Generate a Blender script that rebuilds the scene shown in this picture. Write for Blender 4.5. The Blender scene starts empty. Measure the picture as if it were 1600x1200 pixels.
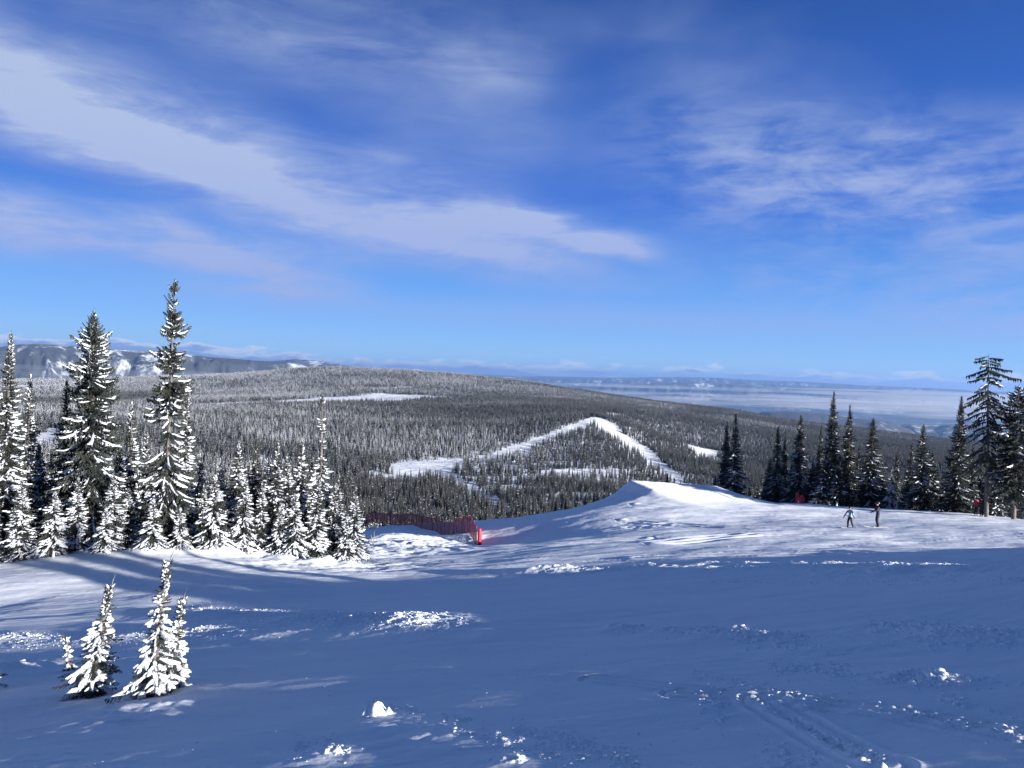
import bpy, math, random
import numpy as np
from mathutils import Matrix, Vector
R = math.radians
scene = bpy.context.scene
COL = scene.collection
# ------------------------------------------------------------------ camera
F = 1200.0                      # focal length in photo pixels (photo 1600 wide)
CAMROT = Matrix.Rotation(R(90 - 0.81), 3, 'X') @ Matrix.Rotation(R(1.7), 3, 'Z')
cam_d = bpy.data.cameras.new('camera'); cam = bpy.data.objects.new('camera', cam_d); COL.objects.link(cam)
cam_d.sensor_width = 36.0; cam_d.lens = 36.0 * F / 1600.0
cam_d.clip_start = 0.1; cam_d.clip_end = 400000
cam.matrix_world = CAMROT.to_4x4()
scene.camera = cam
# ------------------------------------------------------------------ light
SUN_AZ, SUN_EL = 128.0, 11.9     # degrees clockwise from the view direction, degrees above horizon
scene.view_settings.view_transform = 'Standard'; scene.view_settings.look = 'None'
scene.view_settings.gamma = 1.0; scene.view_settings.use_curve_mapping = False
scene.view_settings.exposure = 1.55
sd = Vector((math.sin(R(SUN_AZ)) * math.cos(R(SUN_EL)), math.cos(R(SUN_AZ)) * math.cos(R(SUN_EL)), math.sin(R(SUN_EL))))
sun_d = bpy.data.lights.new('sun', 'SUN'); sun = bpy.data.objects.new('sun', sun_d); COL.objects.link(sun)
sun_d.energy = 5.0; sun_d.angle = R(0.55); sun_d.color = (1.0, 0.968, 0.935)
sun.rotation_euler = sd.to_track_quat('Z', 'Y').to_euler()

class NT:
    """small helper for node maths"""
    def __init__(s, tree): s.t = tree; s.t.nodes.clear()
    def n(s, typ, **kw):
        nd = s.t.nodes.new(typ)
        for k, v in kw.items(): setattr(nd, k, v)
        return nd
    def put(s, sock, v):
        if isinstance(v, bpy.types.NodeSocket): s.t.links.new(v, sock)
        elif v is not None: sock.default_value = v
    def m(s, op, a, b=None, c=None, clamp=False):
        nd = s.n('ShaderNodeMath', operation=op, use_clamp=clamp)
        s.put(nd.inputs[0], a)
        if b is not None: s.put(nd.inputs[1], b)
        if c is not None: s.put(nd.inputs[2], c)
        return nd.outputs[0]
    def add(s, *a):
        r = a[0]
        for b in a[1:]: r = s.m('ADD', r, b)
        return r
    def mul(s, *a):
        r = a[0]
        for b in a[1:]: r = s.m('MULTIPLY', r, b)
        return r
    def sub(s, a, b): return s.m('SUBTRACT', a, b)
    def ss(s, x, a, b, lo=0.0, hi=1.0, smooth=True):
        nd = s.n('ShaderNodeMapRange', interpolation_type='SMOOTHSTEP' if smooth else 'LINEAR')
        s.put(nd.inputs[0], x); nd.inputs[1].default_value = a; nd.inputs[2].default_value = b
        nd.inputs[3].default_value = lo; nd.inputs[4].default_value = hi
        return nd.outputs[0]
    def xyz(s, x, y, z=0.0):
        nd = s.n('ShaderNodeCombineXYZ'); s.put(nd.inputs[0], x); s.put(nd.inputs[1], y); s.put(nd.inputs[2], z)
        return nd.outputs[0]
    def sep(s, v):
        nd = s.n('ShaderNodeSeparateXYZ'); s.put(nd.inputs[0], v); return nd.outputs
    def noise(s, vec, scale, detail=4, rough=0.55, dist=0.0, lac=2.0):
        nd = s.n('ShaderNodeTexNoise'); s.put(nd.inputs['Vector'], vec)
        nd.inputs['Scale'].default_value = scale; nd.inputs['Detail'].default_value = detail
        nd.inputs['Roughness'].default_value = rough; nd.inputs['Distortion'].default_value = dist
        nd.inputs['Lacunarity'].default_value = lac
        return nd.outputs[0]
    def mix(s, f, a, b):
        nd = s.n('ShaderNodeMix', data_type='RGBA'); s.put(nd.inputs[0], f)
        for i, v in ((6, a), (7, b)):
            if isinstance(v, tuple): v = tuple(v) + (1.0,) if len(v) == 3 else v
            s.put(nd.inputs[i], v)
        return nd.outputs[2]
    def mapv(s, vec, scale=(1, 1, 1), rot=(0, 0, 0), loc=(0, 0, 0)):
        nd = s.n('ShaderNodeMapping'); s.put(nd.inputs[0], vec)
        nd.inputs['Scale'].default_value = scale; nd.inputs['Rotation'].default_value = rot; nd.inputs['Location'].default_value = loc
        return nd.outputs[0]

def make_world():
    w = bpy.data.worlds.new('World'); scene.world = w; w.use_nodes = True
    n = NT(w.node_tree)
    sky = n.n('ShaderNodeTexSky', sky_type='NISHITA', sun_disc=False)
    sky.sun_elevation = R(SUN_EL); sky.sun_rotation = R(SUN_AZ)
    sky.altitude = 1800; sky.air_density = 1.0; sky.dust_density = 0.3; sky.ozone_density = 2.0
    tc = n.n('ShaderNodeTexCoord').outputs['Generated']
    x, y, z = n.sep(tc)
    az = n.m('ARCTAN2', x, y)                                   # radians, 0 = ahead
    el = n.m('ARCTAN2', z, n.m('SQRT', n.add(n.mul(x, x), n.mul(y, y))))
    # colour of the clear air: the sky texture pulled towards the deep winter blue of the place
    g = n.mix(n.ss(el, 0.0, 0.075, smooth=False), SKY[0], SKY[1])
    g = n.mix(n.ss(el, 0.075, 0.22, smooth=False), g, SKY[2])
    g = n.mix(n.ss(el, 0.22, 0.50, smooth=False), g, SKY[3])
    g = n.mix(n.ss(el, 0.50, 1.2, smooth=False), g, SKY[4])
    base = n.mix(0.95, sky.outputs[0], g)
    # ---- cirrus bands, laid out by bearing and height above the horizon
    warp = n.sub(n.noise(n.xyz(az, el, 0.0), 3.0, 3, 0.5), 0.5)
    warp2 = n.sub(n.noise(n.xyz(az, el, 7.0), 9.0, 3, 0.5), 0.5)
    def band(a0, e0, a1, e1, w_lo, w_hi, fade_a, fade_b, amp, wob=0.06):
        """soft streak along the line (a0,e0)-(a1,e1)"""
        sl = (e1 - e0) / (a1 - a0)
        line = n.add(n.mul(az, sl), e0 - sl * a0)
        d = n.add(n.sub(el, line), n.mul(warp, wob), n.mul(warp2, wob * 0.4))
        up = n.ss(d, 0.0, w_hi, 1.0, 0.0); dn = n.ss(d, -w_lo, 0.0, 0.0, 1.0)
        f = n.mul(up, dn, n.ss(n.add(az, n.mul(warp, .25)), fade_a[0], fade_a[1]), n.ss(n.add(az, n.mul(warp, .25)), fade_b[0], fade_b[1], 1.0, 0.0))
        return n.mul(f, amp)
    def nz(sx, sy, rot, sc, det, off, ro=0.55, dist=0.3):
        return n.noise(n.mapv(n.xyz(az, el, off), (sx, sy, 1), (0, 0, rot)), sc, det, ro, dist)
    fib = nz(1.0, 5.0, R(14), 6.0, 6, 3.1, .6, .6)              # fibrous streaks, gently tilted
    fib2 = nz(1.0, 4.0, R(4), 14.0, 5, 5.2, .55, .4)
    puff = nz(1.0, 2.2, R(8), 9.0, 6, 9.4, .6, .5)
    big = nz(1.0, 2.0, R(12), 2.0, 4, 1.7, .5, .2)
    tex = n.add(0.66, n.mul(n.sub(fib, .5), 1.9), n.mul(n.sub(fib2, .5), .8))
    b1 = band(-0.62, 0.285, 0.19, 0.118, 0.080, 0.105, (-1.2, -1.0), (-0.14, 0.25), 1.05)
    b1b = band(-0.62, 0.27, 0.21, 0.108, 0.022, 0.05, (-.75, -.35), (-0.06, 0.23), .42, .04)
    b2 = band(-0.06, 0.205, 0.19, 0.152, 0.022, 0.034, (-0.14, 0.06), (0.08, 0.22), 1.6, .05)
    b3 = band(-0.62, 0.155, -0.15, 0.112, 0.055, 0.06, (-1.4, -1.2), (-0.26, -0.12), 1.25)
    b4 = band(-0.5, 0.40, 0.2, 0.36, 0.06, 0.12, (-0.7, -0.3), (-0.1, 0.1), .28)
    b5 = band(0.2, 0.27, 0.7, 0.17, 0.15, 0.13, (0.06, 0.34), (1.2, 1.6), .80, .09)
    b5b = band(0.15, 0.13, 0.7, 0.07, 0.05, 0.06, (0.10, 0.40), (1.2, 1.6), .50, .04)
    b6 = band(-0.62, 0.085, 0.7, 0.055, 0.03, 0.035, (-.9, .1), (1.2, 1.6), .42, .03)
    veil = n.mul(n.ss(big, 0.43, 0.74), n.add(.10, n.mul(fib, .36)))
    wisp = n.add(.62, n.mul(n.ss(nz(1.0, 3.0, R(22), 5.0, 7, 21.0, .68, .9), .34, .66), .62))
    streaks = n.mul(wisp, n.add(b1, b2, b4, n.mul(b3, .9)), n.m('MAXIMUM', n.add(tex, .18), 0.0))
    mott = n.mul(n.add(b5, b5b), n.ss(n.add(n.mul(puff, .6), n.mul(fib2, .4)), 0.33, 0.68), 1.05)
    low = n.ss(el, 0.030, 0.075)
    m = n.m('ADD', n.mul(n.add(streaks, b1b, mott, b6, n.mul(veil, n.ss(el, .16, .32))), low), 0.0, clamp=True)
    m = n.mul(m, 0.92)
    warmth = n.ss(el, 0.10, 0.30)
    cloud_c = n.mix(warmth, CLOUD_LOW, CLOUD_HIGH)
    col = n.mix(m, base, cloud_c)
    # ---- distant bank of small cumulus and stratus sitting along the horizon
    hn = nz(1.0, 4.0, R(0), 22.0, 5, 2.2, .6, .2)
    hn2 = nz(1.0, 9.0, R(0), 9.0, 4, 12.2, .6, .2)
    top = n.add(0.011, n.mul(n.sub(hn, .47), 0.040), n.mul(n.ss(az, -.1, -.5), 0.012))
    hb = n.mul(n.ss(n.sub(el, top), -0.003, 0.002, 1.0, 0.0), n.ss(hn2, .33, .50), .92)
    hc = n.mix(n.ss(n.sub(el, top), -0.010, 0.0), HAZE_LOW, HCLOUD)
    col = n.mix(hb, col, hc)
    below = n.ss(el, -0.02, 0.0)
    col = n.mix(below, HAZE_LOW, col)
    bg = n.n('ShaderNodeBackground'); n.put(bg.inputs[0], col); bg.inputs[1].default_value = SKY_STRENGTH
    out = n.n('ShaderNodeOutputWorld'); n.t.links.new(bg.outputs[0], out.inputs[0])
SKY_STRENGTH = 0.10
SKY = [(1.05, 1.95, 3.2), (0.50, 1.40, 3.25), (0.09, 0.50, 2.25), (0.05, 0.22, 0.98), (0.03, 0.17, 0.38)]
CLOUD_LOW = (1.25, 1.58, 2.75); CLOUD_HIGH = (1.62, 1.95, 2.75)
HCLOUD = (2.4, 2.7, 3.3); HAZE_LOW = (0.8, 1.3, 2.6)
make_world()

# ------------------------------------------------------------------ helpers
def W(px, py, d):
    """world point on the ray through photo pixel px,py at forward distance d (metres)"""
    v = CAMROT @ Vector(((px - 800) / F, -(py - 600) / F, -1.0))
    return v * (d / v.y)
def PX(p):
    v = CAMROT.transposed() @ Vector(p)
    return 800 + F * v.x / -v.z, 600 - F * v.y / -v.z
def hsh(ix, iy, seed):
    h = (ix.astype(np.int64) * 374761393 + iy.astype(np.int64) * 668265263 + seed * 2147483) & 0xffffffff
    h = ((h ^ (h >> 13)) * 1274126177) & 0xffffffff
    return ((h ^ (h >> 16)) & 0xffff) / 65535.0
def vnoise(x, y, seed=0):
    ix = np.floor(x); iy = np.floor(y); fx = x - ix; fy = y - iy
    fx = fx * fx * fx * (fx * (fx * 6 - 15) + 10); fy = fy * fy * fy * (fy * (fy * 6 - 15) + 10)
    a = hsh(ix, iy, seed); b = hsh(ix + 1, iy, seed); c = hsh(ix, iy + 1, seed); d = hsh(ix + 1, iy + 1, seed)
    return (a * (1 - fx) + b * fx) * (1 - fy) + (c * (1 - fx) + d * fx) * fy - 0.5
def fbm(x, y, o=4, seed=0, gain=0.5):
    r = 0; a = 1.0
    for i in range(o):
        r = r + a * vnoise(x, y, seed + i * 17); x = x * 2.03 + 5.3; y = y * 2.03 - 3.1; a *= gain
    return r
def sstep(x, a, b):
    t = np.clip((x - a) / (b - a), 0, 1); return t * t * (3 - 2 * t)
class TPS:
    def __init__(s, pts, smooth=0.0):
        p = np.array(pts, float); s.sc = np.abs(p[:, :2]).max(); s.c = p[:, :2] / s.sc; n = len(p)
        K = s.k(s.c[:, None] - s.c[None]); K += np.eye(n) * smooth
        P = np.c_[np.ones(n), s.c]; A = np.zeros((n + 3, n + 3)); A[:n, :n] = K; A[:n, n:] = P; A[n:, :n] = P.T
        s.w = np.linalg.solve(A, np.r_[p[:, 2], 0, 0, 0])
    def k(s, d):
        r2 = (d ** 2).sum(-1) + 1e-12; return 0.5 * r2 * np.log(r2)
    def __call__(s, x, y):
        x = np.asarray(x, float) / s.sc; y = np.asarray(y, float) / s.sc; n = len(s.c)
        r = s.w[n] + s.w[n + 1] * x + s.w[n + 2] * y
        for i in range(n):
            r2 = (x - s.c[i, 0]) ** 2 + (y - s.c[i, 1]) ** 2 + 1e-12
            r = r + s.w[i] * 0.5 * r2 * np.log(r2)
        return r
def seg_dist(x, y, pl):
    """distance to a polyline and the interpolated 3rd value (half width) along it"""
    best = np.full(np.shape(x), 1e9); wv = np.zeros(np.shape(x))
    for a, b in zip(pl[:-1], pl[1:]):
        dx, dy = b[0] - a[0], b[1] - a[1]
        t = np.clip(((x - a[0]) * dx + (y - a[1]) * dy) / (dx * dx + dy * dy + 1e-9), 0, 1)
        d = np.hypot(x - a[0] - t * dx, y - a[1] - t * dy); k = d < best
        best = np.where(k, d, best)
        if len(a) > 2: wv = np.where(k, a[2] + t * (b[2] - a[2]), wv)
    return best, wv
def link(o, parent=None):
    COL.objects.link(o)
    if parent is not None: o.parent = parent
    return o
def mesh_np(name, V, Fc, mats, midx=None, smooth=True):
    """V (n,3); Fc list of arrays (m,k) of equal k"""
    me = bpy.data.meshes.new(name); V = np.asarray(V, np.float32)
    me.vertices.add(len(V)); me.vertices.foreach_set('co', V.ravel())
    loops = np.concatenate([f.ravel() for f in Fc]).astype(np.int32)
    tot = np.concatenate([np.full(len(f), f.shape[1]) for f in Fc]).astype(np.int32)
    me.loops.add(len(loops)); me.loops.foreach_set('vertex_index', loops)
    me.polygons.add(len(tot)); st = np.r_[0, np.cumsum(tot)[:-1]].astype(np.int32)
    me.polygons.foreach_set('loop_start', st); me.polygons.foreach_set('loop_total', tot)
    me.polygons.foreach_set('use_smooth', np.full(len(tot), smooth, bool))
    for m in (mats if isinstance(mats, (list, tuple)) else [mats]): me.materials.append(m)
    if midx is not None: me.polygons.foreach_set('material_index', np.asarray(midx, np.int32))
    me.update(calc_edges=True); me.validate()
    return me
def grid_faces(nr, nc, wrap=False):
    i = np.arange(nr - 1)[:, None]; j = np.arange(nc if wrap else nc - 1)[None]
    a = i * nc + j; b = i * nc + (j + 1) % nc; c = (i + 1) * nc + (j + 1) % nc; d = (i + 1) * nc + j
    return np.stack([a, b, c, d], -1).reshape(-1, 4)
def tag(o, label=None, cat=None, group=None, kind=None):
    if label: o['label'] = label
    if cat: o['category'] = cat
    if group: o['group'] = group
    if kind: o['kind'] = kind
    return o
def new(name, me, parent=None): return link(bpy.data.objects.new(name, me), parent)
def mat(name, build):
    m = bpy.data.materials.new(name); m.use_nodes = True
    n = NT(m.node_tree); p = n.n('ShaderNodeBsdfPrincipled'); o = n.n('ShaderNodeOutputMaterial')
    n.t.links.new(p.outputs[0], o.inputs[0]); build(n, p); return m
def pset(p, **k):
    for a, v in k.items():
        a = a.replace('_', ' ')
        p.inputs[a].default_value = v
def flat(name, rgb, rough=0.6, var=0.15, sc=8.0, bump=0.0):
    def b(n, p):
        c = n.n('ShaderNodeTexCoord').outputs['Object']; f = n.noise(c, sc, 4)
        lo = tuple(v * (1 - var) for v in rgb); hi = tuple(min(1, v * (1 + var)) for v in rgb)
        n.put(p.inputs['Base Color'], n.mix(f, lo, hi)); pset(p, Roughness=rough)
        if bump:
            bn = n.n('ShaderNodeBump'); bn.inputs['Strength'].default_value = bump; bn.inputs['Distance'].default_value = .02
            n.put(bn.inputs['Height'], n.noise(c, sc * 4, 4)); n.put(p.inputs['Normal'], bn.outputs[0])
    return mat(name, b)
# ------------------------------------------------------------------ terrain heights
HX, HY = 0.100, -0.215
near_pts = []
for y in (-12, -4, 2, 7, 13, 19, 26):
    for x in (-14, -7, 0, 7, 14, 22):
        if y > 20 and x < -8: continue
        near_pts.append((x, y, -1.7 + HY * y + HX * x + ({(14, 7): .15, (14, 13): .5, (22, -12): -.6, (22, -4): -.6, (22, 2): -.6, (22, 7): -.5, (22, 13): -.25, (14, -12): -.06, (14, -4): -.06, (14, 2): -.05, (-14, 7): -.1, (-14, 13): .0, (-14, 19): .25, (-7, 7): -.03, (-7, 13): .0, (-7, 19): .08, (-7, 26): .15}.get((x, y), 0.0))))  # offsets added, mostly on unseen ground at right, to steer shade and skimming sun
for y in (-20, 10, 40): near_pts.append((70, y, -1.7 + HY * y * .8 + HX * 32 + (y < 20) * 2.0))
for y in (-60,): near_pts += [(-40, y, 9), (10, y, 12), (60, y, 16)]
near_pts.append((-40, 0, -4.5)); near_pts.append((-45, 22, -8.3))
near_pts += [(-14, 26, -8.25), (-19, 26, -8.75), (-16.5, 31, -9.1), (-11.5, 31, -8.75), (-20, 31, -9.25)]
for px, py, d in [(0, 886, 36), (170, 876, 36), (330, 882, 36), (0, 870, 39.5), (170, 858, 40), (300, 863, 41), (420, 869, 43), (520, 879, 44),
                  (400, 905, 30), (560, 892, 37), (560, 872, 48), (700, 880, 42), (850, 869, 42), (1000, 856, 43), (1150, 853, 43), (1300, 853, 42), (1450, 855, 40), (1600, 858, 38),
                  (1328, 826, 55), (1000, 832, 56), (850, 850, 52), (1600, 828, 50), (1150, 812, 66),
                  (745, 853, 66), (711, 835, 87), (642, 820, 105), (576, 816, 118), (620, 846, 62), (570, 840, 68),
                  (800, 813, 86), (870, 800, 86), (940, 787, 86), (1020, 782, 84), (1180, 786, 88), (1250, 787, 90), (1400, 797, 84), (1500, 803, 76), (1600, 811, 68),
                  (800, 828, 72), (940, 808, 70), (1750, 825, 60), (1900, 842, 52)]:
    v = W(px, py, d); near_pts.append((v.x, v.y, v.z))
# ground that drops away behind the crest
for px, py, d in [(-250, 905, 55), (0, 905, 58), (170, 900, 58), (300, 905, 60), (420, 900, 64), (500, 892, 70)]:
    v = W(px, py, d); near_pts.append((v.x, v.y, v.z))
for px, d, dz in [(-200, 85, -22), (100, 85, -24), (300, 90, -26), (450, 105, -30), (560, 140, -36), (700, 125, -32), (800, 118, -27), (940, 116, -24), (1100, 118, -22), (1250, 120, -23), (1400, 114, -22), (1600, 98, -19.5), (1800, 88, -18)]:
    near_pts.append((W(px, 600, d).x, d, dz))
nearT = TPS(near_pts, 2e-6)
mid_pts = []
for px, py, d in [(0, 800, 400), (300, 800, 440), (600, 806, 520), (700, 808, 540), (800, 804, 580), (900, 792, 640), (1000, 780, 720), (1100, 773, 780), (1250, 780, 700), (1450, 785, 560), (1600, 792, 520),
                  (300, 730, 760), (0, 730, 700), (450, 742, 780), (590, 742, 820), (655, 726, 940), (760, 714, 1080), (860, 745, 880), (960, 732, 1000), (870, 673, 1360), (935, 652, 1560), (980, 685, 1380), (1020, 721, 1180), (1075, 766, 900),
                  (150, 682, 1000), (0, 690, 900), (500, 682, 1200), (700, 676, 1350), (800, 660, 1600), (960, 645, 2000), (1040, 688, 1700), (1115, 718, 1400), (1200, 708, 1650), (1300, 722, 1450), (1450, 735, 1250), (1600, 745, 1150),
                  (-200, 650, 1800), (0, 640, 1800), (200, 635, 1900), (400, 632, 2100), (600, 622, 2400), (800, 622, 2600), (1000, 634, 2700), (1150, 654, 2650), (1300, 684, 2400), (1450, 702, 2200), (1600, 714, 2000),
                  (0, 605, 3000), (200, 602, 3000), (400, 601, 3000), (600, 597, 3000), (800, 607, 3000), (1000, 629, 3100), (1200, 657, 3000), (1400, 684, 2900), (1600, 705, 2900), (-300, 607, 3000),
                  (-400, 604, 3600), (-200, 600, 3600), (0, 599, 3600), (200, 596, 3600), (400, 594, 3700), (470, 584, 3650), (540, 580, 3600), (620, 582, 3500), (700, 588, 3500), (760, 595, 3500), (850, 604, 3500), (950, 620, 3500), (1050, 633, 3400), (1150, 643, 3400), (1220, 658, 3300), (1350, 674, 3300), (1500, 691, 3300), (1600, 698, 3300), (1800, 706, 3300)]:
    v = W(px, py, d); mid_pts.append((v.x, v.y, v.z))
for px in (-500, -100, 300, 700, 1100, 1500, 1900):
    mid_pts.append((W(px, 600, 180).x, 180, -50)); mid_pts.append((W(px, 600, 300).x, 300, -78)); mid_pts.append((W(px, 600, 4300).x, 4300, -300 if px < 1300 else -380)); mid_pts.append((W(px, 600, 6500).x, 6500, -1000))
midT = TPS(mid_pts, 1e-6)
def near_z(x, y):
    z = nearT(x, y); r = np.hypot(x, y)
    z = z + fbm(x * .16, y * .22, 3, 3) * .20 * sstep(r, 3, 25) + fbm(x * .55, y * .8, 3, 9) * .035
    return z
def mid_z(x, y):
    r = np.hypot(x, y); k = sstep(r, 300, 900)
    return midT(x, y) + k * (fbm(x / 240, y / 240, 4, 21) * 9) + (1 - k) * fbm(x / 60, y / 60, 3, 23) * 3
def ground_z(x, y):
    x = np.asarray(x, float); y = np.asarray(y, float); r = np.hypot(x, y)
    k = sstep(r, 105, 190)
    return np.where(r < 105, near_z(x, y), np.where(r > 190, mid_z(x, y), near_z(x, y) * (1 - k) + mid_z(x, y) * k))
def gz(x, y): return float(ground_z(np.array([x]), np.array([y]))[0])
def to_ground(px, py, d0=3.0, d1=140.0, n=1600):
    """where the ray through a photo pixel meets the near snow"""
    v = CAMROT @ Vector(((px - 800) / F, -(py - 600) / F, -1.0)); v /= v.y
    d = np.geomspace(d0, d1, n); h = near_z(v.x * d, d) - v.z * d
    i = int(np.argmax(h > 0)) if (h > 0).any() else int(np.argmax(h[n // 2:])) + n // 2
    return v.x * d[i], d[i]
# small relief of the near slope -----------------------------------------
def pl(pts, w): 
    r = []
    for p in pts:
        x, y = to_ground(*p[:2]); r.append((x, y, w))
    return r
tracks = [pl([(1190, 1095), (1280, 1150), (1370, 1195)], .035), pl([(930, 1060), (1180, 1092), (1380, 1116), (1600, 1140)], .03),
          pl([(1060, 1085), (1240, 1092), (1420, 1125), (1600, 1165)], .03),
          pl([(1030, 848), (1180, 833), (1400, 836), (1600, 838)], .38),
          pl([(980, 812), (1180, 826), (1330, 829), (1600, 831)], .34), pl([(1000, 790), (1150, 803), (1320, 806)], .40),
          pl([(600, 846), (680, 852), (735, 858), (850, 850), (1000, 842)], .40), pl([(1000, 872), (1300, 862), (1600, 866)], .34)]
ridges = [  # (polyline, width, height): churned low berms that catch the grazing sun
    (pl([(300, 962), (420, 966), (560, 974), (740, 980)], 1.2), .16),
    (pl([(0, 1000), (120, 1003), (300, 990), (380, 1000)], .8), .12),
    (pl([(860, 893), (1000, 892), (1250, 890), (1600, 893)], 1.7), .24),
    (pl([(960, 986), (1100, 990), (1220, 1002), (1310, 1000)], .42), .11),
    (pl([(1360, 985), (1450, 992), (1600, 995)], .5), .12),
    (pl([(1400, 1062), (1470, 1066)], .3), .10)]
mounds = []      # x, y, radius, height
for px, py, r, h in [(235, 1084, .26, -.05), (138, 1086, .24, -.05), (190, 1108, .32, .05), (265, 1104, .28, .045), (110, 1108, .26, .035), (500, 1185, .30, .035), (800, 1192, .25, .03), (600, 1130, .35, .03), (180, 1125, .6, .03), (30, 1045, .7, .12), (690, 1150, .5, .04)]:
    x, y = to_ground(px, py); mounds.append((x, y, r, h))
bank = [to_ground(px, py) + (0,) for px, py in [(0, 866), (60, 866), (130, 862), (180, 856), (240, 862), (300, 863), (420, 870), (480, 880), (560, 885)]]
rough_patch = [to_ground(640, 850) + (5.0, .16), to_ground(590, 862) + (5.0, .13), to_ground(690, 842) + (5.0, .14), to_ground(1010, 822) + (3.0, .10), to_ground(520, 885) + (5.0, .12)]
def near_detail(x, y):
    z = np.zeros_like(x); r = np.hypot(x, y)
    # grooming and ski lines: long shallow undulations across the slope
    u = x * .985 + y * .17; v = -x * .17 + y * .985
    z += (vnoise(u * .22, v * 2.6, 5) * .018 + vnoise(u * .5, v * 6.5, 6) * .008) * sstep(r, 2, 6)
    z += fbm(u * 1.2, v * 2.2, 3, 77) * .012
    z += np.maximum(0, vnoise(u * .35, v * 1.5, 41) + .02) * vnoise(u * 7, v * 13, 42) * .05
    for t in tracks:
        x0 = min(p[0] for p in t) - 1; x1 = max(p[0] for p in t) + 1; y0 = min(p[1] for p in t) - 1; y1 = max(p[1] for p in t) + 1
        k = (x > x0) & (x < x1) & (y > y0) & (y < y1)
        if not k.any(): continue
        d, w = seg_dist(x[k], y[k] + .12 * vnoise(x[k] * .8, y[k] * .8, 61), t)
        for off in (0.0, 0.17 if w.mean() < .1 else 1.1):
            dd = np.abs(d - off) / w
            dp = 1.0 if w.mean() < .08 else 1.9
            z[k] += dp * (-.030 * np.exp(-dd ** 2) + .018 * np.exp(-(dd - 1.7) ** 2))
    for t, h in ridges:
        x0 = min(p[0] for p in t) - 2; x1 = max(p[0] for p in t) + 2; y0 = min(p[1] for p in t) - 2; y1 = max(p[1] for p in t) + 2
        k = (x > x0) & (x < x1) & (y > y0) & (y < y1)
        if not k.any(): continue
        xx = x[k]; yy = y[k]; d, w = seg_dist(xx, yy, t); g = np.exp(-(d / w) ** 2) * (1 + vnoise(xx * .9, yy * .9, 33))
        z[k] += g * (h * .75 + h * .30 * vnoise(xx * 3.2, yy * 6, 34) + .035 * vnoise(xx * 9, yy * 11, 31) + .03 * vnoise(xx * 19, yy * 21, 32))
    for mx, my, mr, mh in mounds:
        g = np.exp(-(((x - mx) ** 2 + (y - my) ** 2) / mr ** 2)); z += g * mh * (1 + .9 * vnoise(x * 6, y * 6, 36) + .4 * vnoise(x * 15, y * 15, 37))
    for mx, my, mr, mh in rough_patch:
        g = np.exp(-(((x - mx) ** 2 + (y - my) ** 2) / mr ** 2)); z += g * mh * (fbm(x * 1.1, y * 1.6, 4, 38) * 1.6)
    d, _ = seg_dist(x, y, [p for p in bank if p[1] > 20]); z += np.exp(-(d / .8) ** 2) * (.16 + .5 * np.maximum(0, fbm(x * .8, y * .8, 3, 55)) + .10 * vnoise(x * 3, y * 3, 56))
    return z
# the jump ---------------------------------------------------------------
JTA = W(1020, 764, 80); JTB = W(1150, 773, 83)
JA = W(1020, 782, 80); JB = W(1185, 786, 84)
def jump_h(x, y):
    """height of the kicker above the slope: a shaped pile with a steep left lip and a long flat back"""
    ax, ay = JA.x, JA.y; dx, dy = JB.x - ax, JB.y - ay; L = math.hypot(dx, dy); dx /= L; dy /= L
    s = (x - ax) * dx + (y - ay) * dy; t = -(x - ax) * dy + (y - ay) * dx      # along, towards the back
    s = s + .30 * np.minimum(t, 0) + .20 * fbm(x * .3, y * .3, 2, 91)
    prof = np.interp(s, [-7.0, -4.5, -2.4, -1.0, -.2, .1, L - 2.2, L - 1, L + .6, L + 2.5], [0, .07, .26, .56, .93, 1, 1, .80, .38, 0])
    zp = JTA.z + (JTB.z - JTA.z) * s / (L * .8) + .05 * t; plat = np.clip(zp - near_z(x, y), .0, 3.2)
    front = np.interp(t, [-13, -8, -4, -1, 0], [0, .18, .52, .90, 1.0]); back = np.interp(t, [0, 5, 10], [1, 1, 0])
    return plat * prof * np.where(t < 0, front, back)

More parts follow.
